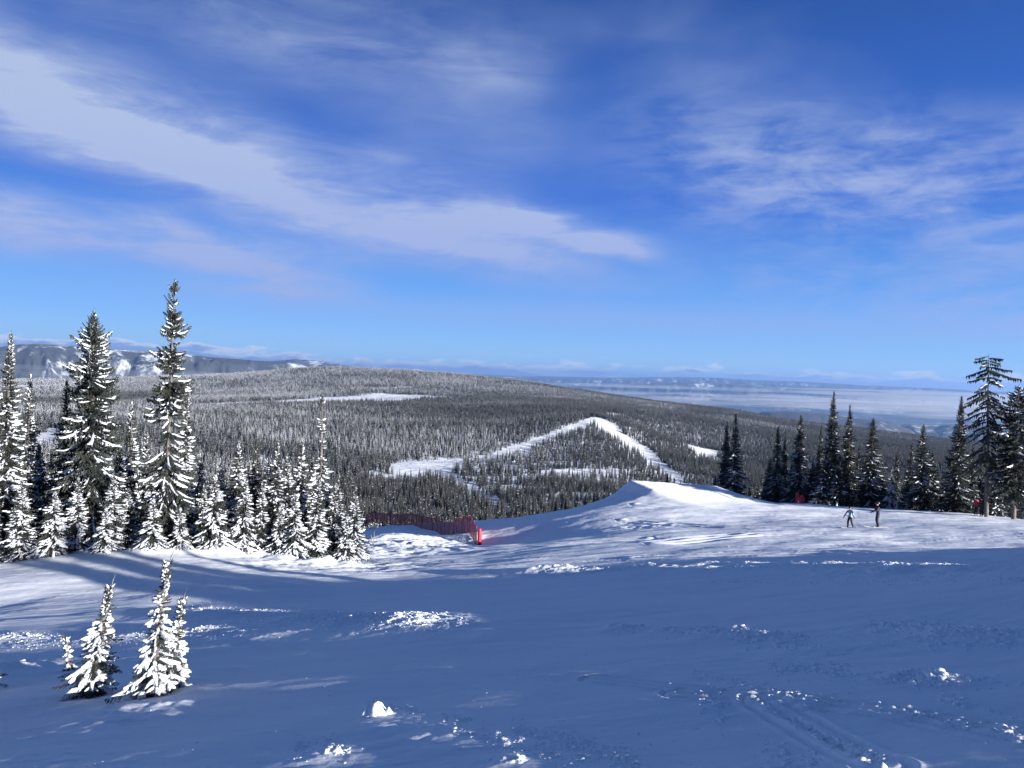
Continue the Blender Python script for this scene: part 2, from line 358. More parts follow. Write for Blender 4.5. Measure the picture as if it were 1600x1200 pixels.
def build_ground():
    azf = np.arange(-44, 44.001, .095); azc = np.arange(46, 314, 3.0)
    az = np.radians(np.r_[azf, azc]); nr = 1000
    r = np.geomspace(1.2, 112, nr); Rr, A = np.meshgrid(r, az, indexing='ij')
    x = Rr * np.sin(A); y = Rr * np.cos(A); z = near_z(x, y)
    front = (y > 1.5); det = np.zeros_like(z); det[front] = near_detail(x[front], y[front]); z = z + det
    V = np.stack([x, y, z], -1).reshape(-1, 3); nc = len(az)
    Fq = grid_faces(nr, nc, True)
    ctr = len(V); V = np.vstack([V, [[0, 0, float(near_z(np.array([0.]), np.array([0.]))[0])]]])
    tri = np.stack([np.arange(nc), (np.arange(nc) + 1) % nc, np.full(nc, ctr)], -1)[:, [0, 2, 1]]
    o = new('snow_slope', mesh_np('snow_slope', V, [Fq[:, ::-1], tri[:, ::-1]], M_SNOW))
    tag(o, kind='structure')
    # jump
    gx = np.arange(JA.x - 8, JB.x + 4, .16); gy = np.arange(JA.y - 15, JB.y + 12, .2)
    X, Y = np.meshgrid(gx, gy); H = jump_h(X, Y); Z = near_z(X, Y) + near_detail(X.ravel(), Y.ravel()).reshape(X.shape) + H * (1 + .02 * fbm(X, Y, 3, 92)) - .03
    V = np.stack([X, Y, Z], -1).reshape(-1, 3); Fq = grid_faces(len(gy), len(gx))
    keep = (H.ravel()[Fq] > .004).any(1); Fq = Fq[keep]
    us, inv = np.unique(Fq, return_inverse=True); V = V[us]; Fq = inv.reshape(-1, 4)
    c = V.mean(0); c[2] = V[:, 2].min()
    o = new('snow_jump', mesh_np('snow_jump', V - c, [Fq], M_SNOW)); o.location = c
    tag(o, 'long shaped pile of packed snow with a steep shaded left side and flat sunlit top', 'ski jump')
    # distant hillside
    azf = np.arange(-46, 46.001, .16); azc = np.arange(49, 311, 4.0); az = np.radians(np.r_[azf, azc])
    r = np.geomspace(109, 8200, 620); Rr, A = np.meshgrid(r, az, indexing='ij'); x = Rr * np.sin(A); y = Rr * np.cos(A)
    z = ground_z(x, y); z[0] -= .6
    wild = sstep(-y, -40, 200); z = z * (1 - wild) + np.minimum(z, 60) * wild
    z = np.clip(z, -1200, 200)
    o = new('hillside', mesh_np('hillside', np.stack([x, y, z], -1).reshape(-1, 3), [grid_faces(len(r), len(az), True)[:, ::-1]], M_HILL))
    tag(o, kind='structure')
# ------------------------------------------------------------------ snow materials
def b_snow(n, p):
    g = n.n('ShaderNodeNewGeometry').outputs['Position']
    f = n.noise(g, .5, 5, .6); f2 = n.noise(n.mapv(g, (.3, 2.2, 1), (0, 0, R(-10))), 1.0, 4, .55)
    k = n.add(n.mul(f, .5), n.mul(f2, .5))
    n.put(p.inputs['Base Color'], n.mix(n.ss(k, .35, .65), (.80, .83, .88), (.88, .89, .91)))
    pset(p, Roughness=.75); p.inputs['Specular IOR Level'].default_value = .25
    h = n.add(n.mul(n.noise(n.mapv(g, (1, 3.2, 1), (0, 0, R(-9))), 2.2, 5, .6), .55), n.mul(n.noise(g, 14, 4, .65), .26), n.mul(n.noise(g, 60, 3, .7), .12), n.mul(n.noise(n.mapv(g, (.18, 2.5, 1), (0, 0, R(-9))), 1.6, 4, .6), .6))
    bn = n.n('ShaderNodeBump'); bn.inputs['Strength'].default_value = .55; bn.inputs['Distance'].default_value = .05
    n.put(bn.inputs['Height'], h); n.put(p.inputs['Normal'], bn.outputs[0])
def b_hill(n, p):
    g = n.n('ShaderNodeNewGeometry').outputs['Position']
    f = n.noise(g, .05, 6, .65)
    n.put(p.inputs['Base Color'], n.mix(n.ss(f, .38, .62), (.62, .65, .70), (.84, .85, .88))); pset(p, Roughness=.85)
    bn = n.n('ShaderNodeBump'); bn.inputs['Strength'].default_value = .8; bn.inputs['Distance'].default_value = 3.0
    n.put(bn.inputs['Height'], n.noise(g, .09, 5, .6)); n.put(p.inputs['Normal'], bn.outputs[0])
M_SNOW = mat('groomed_snow', b_snow); M_HILL = mat('hill_snow', b_hill)
build_ground()
# ------------------------------------------------------------------ far mountains and valley
def b_mount(n, p):
    g = n.n('ShaderNodeNewGeometry'); pos = g.outputs['Position']; nz = n.sep(g.outputs['Normal'])
    f = n.noise(pos, .0011, 7, .62); f2 = n.noise(n.mapv(pos, (1, 1, 3)), .0004, 5, .6)
    steep = n.ss(nz[2], .55, .93)
    f3 = n.noise(n.mapv(pos, (1, 1, .4)), .0055, 6, .7)
    k = n.add(n.mul(f, .55), n.mul(f2, .35), n.mul(f3, .50), n.mul(steep, -.04))
    n.put(p.inputs['Base Color'], n.mix(n.ss(n.add(k, n.mul(n.ss(n.sep(pos)[0], -3000.0, 2000.0), -.03)), .665, .79), (.03, .036, .042), (.60, .63, .68))); pset(p, Roughness=.9)
M_MOUNT = mat('mountain_forest_and_snow', b_mount)
RIDGES = [  # crest in photo px,py ; radius ; front width ; back width
    ([(-900, 560), (-300, 548), (0, 542), (30, 538), (60, 537), (110, 540), (170, 545), (260, 550), (330, 558), (400, 563), (450, 566), (500, 574), (560, 586), (620, 610), (700, 660)], 13000, 3300, 5000),
    ([(200, 610), (350, 578), (420, 565), (460, 561), (490, 563), (540, 571), (620, 584), (700, 592), (800, 620)], 23000, 4000, 4000),
    ([(300, 580), (500, 578), (600, 578), (700, 583), (800, 587), (900, 589), (960, 590), (1050, 589), (1120, 590), (1180, 594), (1250, 596), (1350, 602), (1450, 606), (1600, 614), (2200, 635)], 44000, 7000, 5000),
    ([(700, 630), (800, 606), (950, 602), (1060, 597), (1150, 600), (1300, 606), (1450, 616), (1600, 622), (2200, 650)], 32000, 4000, 4000),
    ([(1050, 740), (1150, 665), (1190, 644), (1230, 643), (1290, 647), (1330, 653), (1390, 660), (1425, 674), (1470, 720)], 11200, 2600, 2500),
    ([(1250, 730), (1340, 670), (1400, 664), (1450, 665), (1520, 664), (1600, 669), (2200, 690)], 12800, 2500, 2500),
    ([(-900, 590), (-200, 590), (0, 592), (250, 594), (500, 605)], 8800, 900, 1500)]
def build_far():
    az = np.radians(np.arange(-46, 46.001, .11)); r = np.geomspace(8150, 56000, 420)
    Rr, A = np.meshgrid(r, az, indexing='ij'); x = Rr * np.sin(A); y = Rr * np.cos(A)
    z = -1050 + 90 * fbm(x / 3000, y / 3000, 4, 101) + 0 * x
    for i, (pts, rad, wf, wb) in enumerate(RIDGES):
        pz = [];  pa = []
        for px, py in pts:
            a = math.atan2(px - 800, F); v = W(px, py, rad * math.cos(a)); pz.append(v.z); pa.append(math.atan2(v.x, v.y))
        crest = np.interp(az, pa, pz, left=-1400, right=-1400)[None]
        rr = rad * (1 + .05 * fbm(A * 6, A * 0 + i, 3, 110 + i))
        s = np.where(Rr < rr, (rr - Rr) / wf, (Rr - rr) / wb)
        prof = 1 - sstep(s, 0, 1) ** 1.0
        gul = np.abs(fbm(A * rad / 650 + fbm(A * 30, Rr / 1500, 2, 140 + i) * .8, Rr / 1700, 5, 120 + i)) * 2; amp = (crest + 1050) * (.22 if i in (4, 5) else .42)
        h = -1050 + (crest + 1050) * prof - amp * gul * np.clip(s * 3.0, 0, 1) * (s < 1) * prof
        z = np.maximum(z, h)
    z[-1] = -1300
    o = new('far_mountains', mesh_np('far_mountains', np.stack([x, y, z], -1).reshape(-1, 3), [grid_faces(len(r), len(az))[:, ::-1]], M_MOUNT))
    tag(o, kind='structure')
build_far()
# valley fog and stratus: flat lenses of real volume lying in the valleys
def vol_mat(name, dens, col=(.96, .97, 1.0), an=.3):
    m = bpy.data.materials.new(name); m.use_nodes = True; n = NT(m.node_tree)
    v = n.n('ShaderNodeVolumePrincipled'); v.inputs['Color'].default_value = col + (1,); v.inputs['Density'].default_value = dens; v.inputs['Anisotropy'].default_value = an
    o = n.n('ShaderNodeOutputMaterial'); n.t.links.new(v.outputs[0], o.inputs['Volume']); return m
M_FOG = vol_mat('fog', 3.2e-4)
def lens(c, rx, ry, rz, seed):
    nu, nv = 72, 15
    u = np.linspace(0, 2 * np.pi, nu, endpoint=False); v = np.linspace(-np.pi / 2, np.pi / 2, nv)
    Vv, U = np.meshgrid(v, u, indexing='ij'); rad = 1 + .9 * fbm(np.cos(U) * 2.2 + seed, np.sin(U) * 2.2, 3, seed)
    x = np.cos(Vv) * np.cos(U) * rad * rx; y = np.cos(Vv) * np.sin(U) * rad * ry
    z = np.sin(Vv) * rz * (1 + 1.4 * fbm(x / 1200, y / 1500, 3, seed + 1))
    V = np.stack([x, y, z], -1).reshape(-1, 3)
    return V + np.array(c), grid_faces(nv, nu, True)
def build_fog():
    spec = [  # px, py, distance, half sizes
        (1520, 640, 14500, 5600, 1800, 110), (1300, 631, 17500, 5200, 2200, 80), (1650, 632, 20000, 7000, 2500, 90), (1150, 619, 21000, 5500, 1800, 60),
        (1480, 619, 27000, 9000, 2000, 90), (1100, 607, 29000, 7500, 1500, 60), (1380, 640, 15500, 2600, 1200, 60), (1560, 652, 13500, 2200, 800, 50), (1240, 624, 19000, 3200, 1000, 45), (1020, 603, 30000, 5000, 1200, 50), (1420, 612, 24000, 4200, 1200, 40), (80, 582, 10000, 2600, 700, 75), (230, 586, 9700, 1700, 600, 45), (-250, 580, 10000, 2800, 800, 90)]
    VV = []; FF = []; k = 0
    for i, (px, py, d, rx, ry, rz) in enumerate(spec):
        V, f = lens(tuple(W(px, py, d)), rx, ry, rz, 200 + i * 3); VV.append(V); FF.append(f + k); k += len(V)
    o = new('valley_fog', mesh_np('valley_fog', np.vstack(VV), FF, M_FOG)); tag(o, kind='stuff')
def build_haze():
    a = 62000.0; lo, hi = -1320.0, 330.0
    V = [(x, y, z) for z in (lo, hi) for x, y in ((-a, -3000), (a, -3000), (a, a), (-a, a))]
    Fq = np.array([(0, 3, 2, 1), (4, 5, 6, 7), (0, 1, 5, 4), (1, 2, 6, 5), (2, 3, 7, 6), (3, 0, 4, 7)])
    o = new('haze', mesh_np('haze', np.array(V), [Fq], vol_mat('haze_air', 2.8e-5, (.34, .57, 1.0), .35), smooth=False)); tag(o, kind='stuff')
build_fog(); build_haze()
# ------------------------------------------------------------------ trees
def b_needle(n, p):
    g = n.n('ShaderNodeNewGeometry').outputs['Position']; c = n.n('ShaderNodeTexCoord').outputs['Object']
    oi = n.n('ShaderNodeObjectInfo').outputs['Random']
    f = n.noise(c, 2.5, 4, .6)
    col = n.mix(n.ss(f, .3, .7), (.010, .015, .013), (.032, .040, .030)); col = n.mix(n.mul(oi, .35), col, (.034, .038, .030))
    fr = n.noise(c, 9.0, 3, .6)                                   # rime clinging to the twigs
    n.put(p.inputs['Base Color'], n.mix(n.mul(n.ss(fr, .55, .78), .25), col, (.55, .58, .60))); pset(p, Roughness=.7)
def b_tsnow(n, p):
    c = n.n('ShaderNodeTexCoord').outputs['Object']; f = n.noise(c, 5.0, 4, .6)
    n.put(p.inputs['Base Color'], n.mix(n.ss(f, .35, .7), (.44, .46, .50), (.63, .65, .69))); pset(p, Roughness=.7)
    bn = n.n('ShaderNodeBump'); bn.inputs['Strength'].default_value = .4; bn.inputs['Distance'].default_value = .03
    n.put(bn.inputs['Height'], n.noise(c, 22, 3, .6)); n.put(p.inputs['Normal'], bn.outputs[0])
def b_bark(n, p):
    c = n.n('ShaderNodeTexCoord').outputs['Object']; f = n.noise(n.mapv(c, (1, 1, .25)), 14, 5, .65)
    n.put(p.inputs['Base Color'], n.mix(n.ss(f, .3, .7), (.045, .038, .032), (.17, .155, .14))); pset(p, Roughness=.9)
    bn = n.n('ShaderNodeBump'); bn.inputs['Strength'].default_value = .8; bn.inputs['Distance'].default_value = .03
    n.put(bn.inputs['Height'], f); n.put(p.inputs['Normal'], bn.outputs[0])
def b_farn(n, p):
    oi = n.n('ShaderNodeObjectInfo').outputs['Random']; f = n.noise(n.n('ShaderNodeTexCoord').outputs['Object'], .8, 3)
    n.put(p.inputs['Base Color'], n.mix(n.add(n.mul(oi, .6), n.mul(f, .4)), (.005, .008, .009), (.022, .027, .026))); pset(p, Roughness=.8)
M_FARN = mat('far_conifer_needles', b_farn)
M_NEEDLE = mat('conifer_needles', b_needle); M_TSNOW = mat('snow_on_boughs', b_tsnow); M_BARK = mat('bark', b_bark)

class Buf:
    def __init__(s): s.V = []; s.F = {3: [], 4: []}; s.M = {3: [], 4: []}; s.n = 0
    def add(s, V, Fc, m=0):
        V = np.asarray(V, float).reshape(-1, 3); Fc = np.asarray(Fc, int); s.V.append(V); k = Fc.shape[1]
        s.F[k].append(Fc + s.n); s.M[k].append(np.full(len(Fc), m)); s.n += len(V)
    def mesh(s, name, mats, smooth=True):
        Fs = []; Ms = []
        for k in (3, 4):
            if s.F[k]: Fs.append(np.vstack(s.F[k])); Ms.append(np.concatenate(s.M[k]))
        return mesh_np(name, np.vstack(s.V), Fs, mats, np.concatenate(Ms), smooth)
def tube(b, P, rad, sides=7, m=0, cap=True):
    P = np.asarray(P, float); rad = np.asarray(rad, float); n = len(P)
    T = np.gradient(P, axis=0); T /= np.linalg.norm(T, axis=1)[:, None] + 1e-9
    up = np.where(np.abs(T[:, 2:3]) > .9, np.array([[1., 0, 0]]), np.array([[0., 0, 1.]]))
    A = np.cross(T, up); A /= np.linalg.norm(A, axis=1)[:, None] + 1e-9; B = np.cross(T, A)
    th = np.linspace(0, 2 * np.pi, sides, endpoint=False)
    V = P[:, None] + rad[:, None, None] * (A[:, None] * np.cos(th)[None, :, None] + B[:, None] * np.sin(th)[None, :, None])
    b.add(V.reshape(-1, 3), grid_faces(n, sides, True), m)
    if cap:
        b.add(np.vstack([V[-1], P[-1:]]), [(i, (i + 1) % sides, sides) for i in range(sides)], m)
        b.add(np.vstack([V[0], P[:1]]), [((i + 1) % sides, i, sides) for i in range(sides)], m)

def spray(rng, P, L, wid, b, twigs, tw, droop=.35, m=0):
    """flat bough: axis points P, side twigs as tapering blades"""
    n = len(P)
    T = np.gradient(P, axis=0); T /= np.linalg.norm(T, axis=1)[:, None]
    side = np.cross(T, [0, 0, 1.0]); side /= np.linalg.norm(side, axis=1)[:, None] + 1e-9
    s = np.repeat(np.linspace(.10, .97, twigs), 2) + rng.uniform(-.02, .02, twigs * 2); sg = np.tile([1, -1], twigs)
    idx = s * (n - 1); i0 = np.clip(idx.astype(int), 0, n - 2); fr = (idx - i0)[:, None]
    base = P[i0] * (1 - fr) + P[i0 + 1] * fr; t = T[i0]; sd = side[i0] * sg[:, None]
    env = np.interp(s, [0, .25, .55, 1.0], [.45, 1.0, .8, .30])
    ln = wid * env * rng.uniform(.7, 1.25, len(s))
    d = sd * .80 + t * rng.uniform(.45, .85, (len(s), 1)); d[:, 2] -= droop * rng.uniform(.2, 1.6, len(s)); d /= np.linalg.norm(d, axis=1)[:, None]
    tip = base + d * ln[:, None]; w = tw * rng.uniform(.8, 1.3, len(s))
    mid = base + d * (ln * .45)[:, None]
    q = np.stack([base - t * (w * .4)[:, None], mid - t * w[:, None] - [0, 0, .25] * w[:, None], tip, mid + t * w[:, None] + [0, 0, .1] * w[:, None]], 1)
    k = len(s); b.add(q.reshape(-1, 3), np.arange(k * 4).reshape(k, 4), m)
    # hanging twiglets under the bough give it depth
    hang = base + d * (ln * .5)[:, None] + np.c_[np.zeros((k, 2)), -w * rng.uniform(1.2, 3.2, k)]
    q = np.stack([base, mid + t * w[:, None], hang], 1); b.add(q.reshape(-1, 3), np.arange(k * 3).reshape(k, 3), m)
    # the axis itself
    aw = tw * .5
    q = np.vstack([P + side * aw, P - side * aw, P - [0, 0, aw * 1.6]])
    f = []
    for i in range(n - 1):
        f += [(i, i + 1, n + i + 1, n + i), (n + i, n + i + 1, 2 * n + i + 1, 2 * n + i), (2 * n + i, 2 * n + i + 1, i + 1, i)]
    b.add(q, f, m)
def snow_pad(rng, P, wid, b, s0=.2, s1=1.0, th=.1, m=0, lobes=3, nst=6):
    """rounded, lumpy pad of snow lying along a bough, with drooping side lobes"""
    n = len(P); s = np.linspace(s0, s1, nst); idx = s * (n - 1); i0 = np.clip(idx.astype(int), 0, n - 2); fr = (idx - i0)[:, None]
    C = P[i0] * (1 - fr) + P[i0 + 1] * fr
    T = np.gradient(C, axis=0); T /= np.linalg.norm(T, axis=1)[:, None] + 1e-9
    side = np.cross(T, [0, 0, 1.0]); side /= np.linalg.norm(side, axis=1)[:, None] + 1e-9
    e = np.sin(np.linspace(.12, .93, nst) * np.pi) ** .6
    w = (wid * e * rng.uniform(.55, 1.25, nst))[:, None]; h = (th * e * rng.uniform(.6, 1.35, nst))[:, None]
    up = np.array([[0, 0, 1.0]])
    wl = w * rng.uniform(.6, 1.3, (nst, 1)); wr = w * rng.uniform(.6, 1.3, (nst, 1))
    dr = rng.uniform(.1, .7, (nst, 2))
    ring = np.stack([C + side * wl - up * (h * .3 + wl * dr[:, :1]), C + side * wl * .55 + up * h * .75, C + up * h, C - side * wr * .55 + up * h * .75,
                     C - side * wr - up * (h * .3 + wr * dr[:, 1:]), C - up * h * .15], 1)
    b.add(np.vstack([ring.reshape(-1, 3), C[:1] - T[:1] * wid * .2, C[-1:] + T[-1:] * wid * .3 - up * th * .3]),
          np.vstack([grid_faces(nst, 6, True)]), m)
    k = nst * 6
    b.V[-1] = b.V[-1]
    b.F[3].append(np.array([((j + 1) % 6, j, k) for j in range(6)] + [((nst - 1) * 6 + j, (nst - 1) * 6 + (j + 1) % 6, k + 1) for j in range(6)]) + b.n - k - 2)
    b.M[3].append(np.full(12, m))
PROFILES = {'sapling': ([0, .08, .2, .38, .55, .75, .9, 1], [.8, 1.0, .92, .66, .50, .26, .16, .04]),
 'flat': ([0, .1, .35, .5, .7, .9, 1], [.8, .95, .8, 1.0, .85, .75, .6]),
 'spire2': ([0, .04, .2, .45, .6, .8, .90, .96, 1], [.6, .95, 1.0, .90, .74, .54, .28, .14, .03]),
 'spire': ([0, .03, .12, .45, .8, 1], [.55, .95, 1.0, .62, .26, .05]),
            'broad': ([0, .03, .25, .55, .75, .9, 1], [.5, .8, 1.0, .88, .70, .38, .05]),
            'column': ([0, .05, .3, .38, .48, .7, .88, .96, 1], [.6, .95, 1.0, .66, .84, .60, .42, .22, .04]),
            'slim': ([0, .05, .35, .7, 1], [.9, 1.0, .75, .38, .05]),
            'sparse': ([0, .1, .50, .62, .66, .9, 1], [.7, 1.0, .70, .22, .30, .24, .1])}
def fir(seed, H, Rr, prof='spire', n=260, bare=.03, snow=.75, lean=0.0, twigs=7, tw=.055, wf=.34, snow_w=.13, snow_th=.10, gap=.0, droop=.5, side_bias=0.0, step=5, thin=1.0, ragged=.22, top_up=1.0, skirt=0.0):
    """returns (trunk buffer, crown buffer, snow buffer) of a subalpine fir"""
    rng = np.random.default_rng(seed); tb, cb, sb = Buf(), Buf(), Buf()
    zz = np.linspace(0, H, 12); wob = np.cumsum(rng.normal(0, .006 * H / 12, (12, 2)), 0)
    P = np.c_[wob[:, 0] + lean * zz, wob[:, 1], zz]; P[0, 2] = -.5
    r0 = .013 * H + .03; tube(tb, P, r0 * (1 - zz / H) ** .8 + .012, 8)
    gaps = [(g, rng.uniform(.015, .04)) for g in rng.uniform(.3, .95, 5)] if gap else []
    az = rng.uniform(0, 6.28); ph = rng.uniform(0, 6.28, 6)
    for i in range(n):
        t = bare + (1 - bare) * ((i + rng.uniform(0, 1)) / n) ** .92; t = min(t, .995)
        az += 2.39996 + rng.uniform(-.3, .3)
        if any(abs(t - g) < w for g, w in gaps) and rng.random() < .8: continue
        L = Rr * np.interp((t - bare) / (1 - bare), *PROFILES[prof]) * rng.choice([rng.uniform(.72, 1.12), rng.uniform(.45, .8), rng.uniform(1.05, 1.3)], p=[.66, .24, .10])
        cl = math.sin(t * 34 + 1.3 * math.sin(az + ph[0]) + ph[1]) * .55 + math.sin(t * 61 + 2 * az + ph[2]) * .45
        L *= (1 + side_bias * math.cos(az)) * (1 + ragged * cl)
        if ragged and cl < -.55 and rng.random() < .5: continue
        if t < skirt: L *= 1.3
        if L < .06: L = .06
        c = np.array([np.interp(t * H, zz, P[:, 0]), np.interp(t * H, zz, P[:, 1]), t * H])
        e0 = np.interp(t, [0, .5, .85, 1], [-.25, -.08, .35 * top_up, .9 * top_up]) + rng.uniform(-.12, .12)
        s = np.linspace(0, 1, step)
        hd = np.array([math.cos(az), math.sin(az)]); bend = rng.uniform(-.25, .25)
        hd2 = np.array([-hd[1], hd[0]])
        zc = L * (math.tan(max(-1, min(1.1, e0))) * s - droop * s ** 2 * (1 - .45 * t) + .28 * s ** 4)
        pts = np.c_[c[0] + (hd[0] * s + hd2[0] * bend * s * s) * L, c[1] + (hd[1] * s + hd2[1] * bend * s * s) * L, c[2] + zc]
        sc = .55 + .45 * min(1, L / (Rr * .7))
        spray(rng, pts, L, max(.05, L * wf), cb, max(3, int(twigs * thin * (.5 + .5 * L / Rr))), tw * sc)
        sp = snow * (1 + .55 * math.sin(t * 23 + 1.7 * math.cos(az + ph[3]) + ph[4])) if snow < .9 else snow
        if rng.random() < sp and not (t < skirt and rng.random() < .8):
            k = sc * rng.uniform(.7, 1.3)
            snow_pad(rng, pts, snow_w * k * (1 + L / Rr) * .6, sb, rng.uniform(.05, .45), rng.uniform(.85, 1.05), snow_th * k, nst=5)
            if L > Rr * .45 and rng.random() < snow:                     # lobes out along side twigs
                for sgn in (-1, 1):
                    if rng.random() < .75:
                        q = pts[step // 2]; d = np.array([hd[0] * .6 - sgn * hd[1] * .8, hd[1] * .6 + sgn * hd[0] * .8, -.35]); d /= np.linalg.norm(d)
                        pp = q + np.linspace(.1, 1, 4)[:, None] * d * L * wf * 1.0
                        snow_pad(rng, pp, snow_w * .6 * k, sb, 0, 1, snow_th * .75 * k, nst=4)
    # leader
    tube(cb, [[P[-1, 0], P[-1, 1], H * .985], [P[-1, 0] + lean * .02 * H, P[-1, 1], H * 1.02]], [.03, .008], 5)
    if snow > .3: snow_pad(rng, np.array([[P[-1, 0], P[-1, 1], H * z] for z in (.965, .98, .995, 1.01)]) + rng.normal(0, .01, (4, 3)), .05, sb, 0, 1, .05, nst=4)
    return tb, cb, sb
PROTO = {}
def merge(a, b, m=1):
    if b.n:
        V = np.vstack(b.V)
        for k in (3, 4):
            for f in b.F[k]: a.F[k].append(f + a.n); a.M[k].append(np.full(len(f), m))
        a.V.append(V); a.n += len(V)
    return a
def proto(key, **kw):
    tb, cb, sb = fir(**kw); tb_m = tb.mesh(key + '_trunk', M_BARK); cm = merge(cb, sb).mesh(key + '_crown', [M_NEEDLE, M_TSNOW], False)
    PROTO[key] = (tb_m, cm, None, kw['H'], kw.get('Rr'))
# left stand, heavily snowed
proto('tall_column', seed=1, H=16, Rr=1.75, prof='column', n=760, ragged=.46, snow=.50, gap=1, wf=.40, snow_w=.085, snow_th=.065, lean=.02, twigs=9, tw=.07)
proto('tall_broad', seed=2, H=14, Rr=2.2, prof='spire2', n=680, ragged=.44, snow=.50, wf=.38, snow_w=.09, snow_th=.065, twigs=9, tw=.07)
proto('tall_spire', seed=3, H=14, Rr=1.55, prof='spire', n=700, snow=.50, snow_w=.10, snow_th=.07, twigs=8, tw=.065)
proto('slim_white', seed=4, H=11, Rr=1.15, prof='slim', n=560, snow=.52, snow_w=.095, snow_th=.07)
proto('slim_dark', seed=5, H=11, Rr=1.15, prof='slim', n=520, snow=.10, snow_w=.10, snow_th=.06)
proto('mid_a', seed=6, H=8, Rr=1.45, prof='spire', n=460, snow=.58, snow_w=.105, snow_th=.075)
proto('mid_b', seed=7, H=8, Rr=1.25, prof='slim', n=470, snow=.52, snow_w=.095, snow_th=.07)
proto('mid_c', seed=8, H=6, Rr=1.5, prof='spire', n=380, snow=.68, snow_w=.105, snow_th=.08, droop=.7)
proto('sparse_top', seed=9, H=11, Rr=1.25, prof='sparse', n=330, snow=.5, gap=1, snow_w=.10, snow_th=.07)
# right stand, wind-cleaned and dark
proto('dark_spire', seed=11, H=14, Rr=2.1, prof='spire', n=578, snow=.34, snow_w=.10, snow_th=.055, wf=.46, tw=.075)
proto('dark_slim', seed=12, H=14, Rr=1.6, prof='slim', n=578, snow=.26, snow_w=.10, snow_th=.05, wf=.48, tw=.075)
proto('dark_broad', seed=13, H=12, Rr=2.5, prof='broad', n=510, snow=.35, snow_w=.16, snow_th=.08, wf=.38, tw=.08)
proto('dark_small', seed=14, H=6, Rr=1.5, prof='spire', n=289, snow=.28, snow_w=.13, snow_th=.07, wf=.48, tw=.08)
proto('old_pine', seed=15, H=18, Rr=3.0, prof='flat', n=92, bare=.30, ragged=.36, top_up=.15, snow=.22, twigs=11, tw=.12, wf=.36, snow_w=.16, snow_th=.07, droop=1.0, lean=-.0)
proto('old_fir', seed=16, H=15, Rr=3.3, prof='broad', n=230, top_up=.5, bare=.17, snow=.35, twigs=10, tw=.11, wf=.36, snow_w=.20, snow_th=.08, droop=.4, side_bias=-.15)
NTREE = [0]
def place_tree(key, px, top, d, label, group=None, wide=1.0, rot=None, name='fir_tree', tilt=0.0, cat='tree', base_px=None):
    tm, cm, sm, H, _ = PROTO[key]
    tp = W(px, top, d)
    x, y = tp.x, tp.y; z0 = gz(x, y)
    h = tp.z - z0; s = h / (H * 1.02)
    NTREE[0] += 1; rng = random.Random(NTREE[0] * 7 + 1)
    root = link(bpy.data.objects.new(name, None)); root.location = (x, y, z0 - .08)
    root.rotation_euler = (0, tilt, rng.uniform(0, 6.28) if rot is None else rot); k = s ** .55 * wide if s < 1.6 else s * .8 * wide
    root.scale = (k, k, s); root.empty_display_size = .3
    tag(root, label, cat, group)
    for nm, me in (('trunk', tm), ('crown', cm)): new(nm, me, root)
    return root
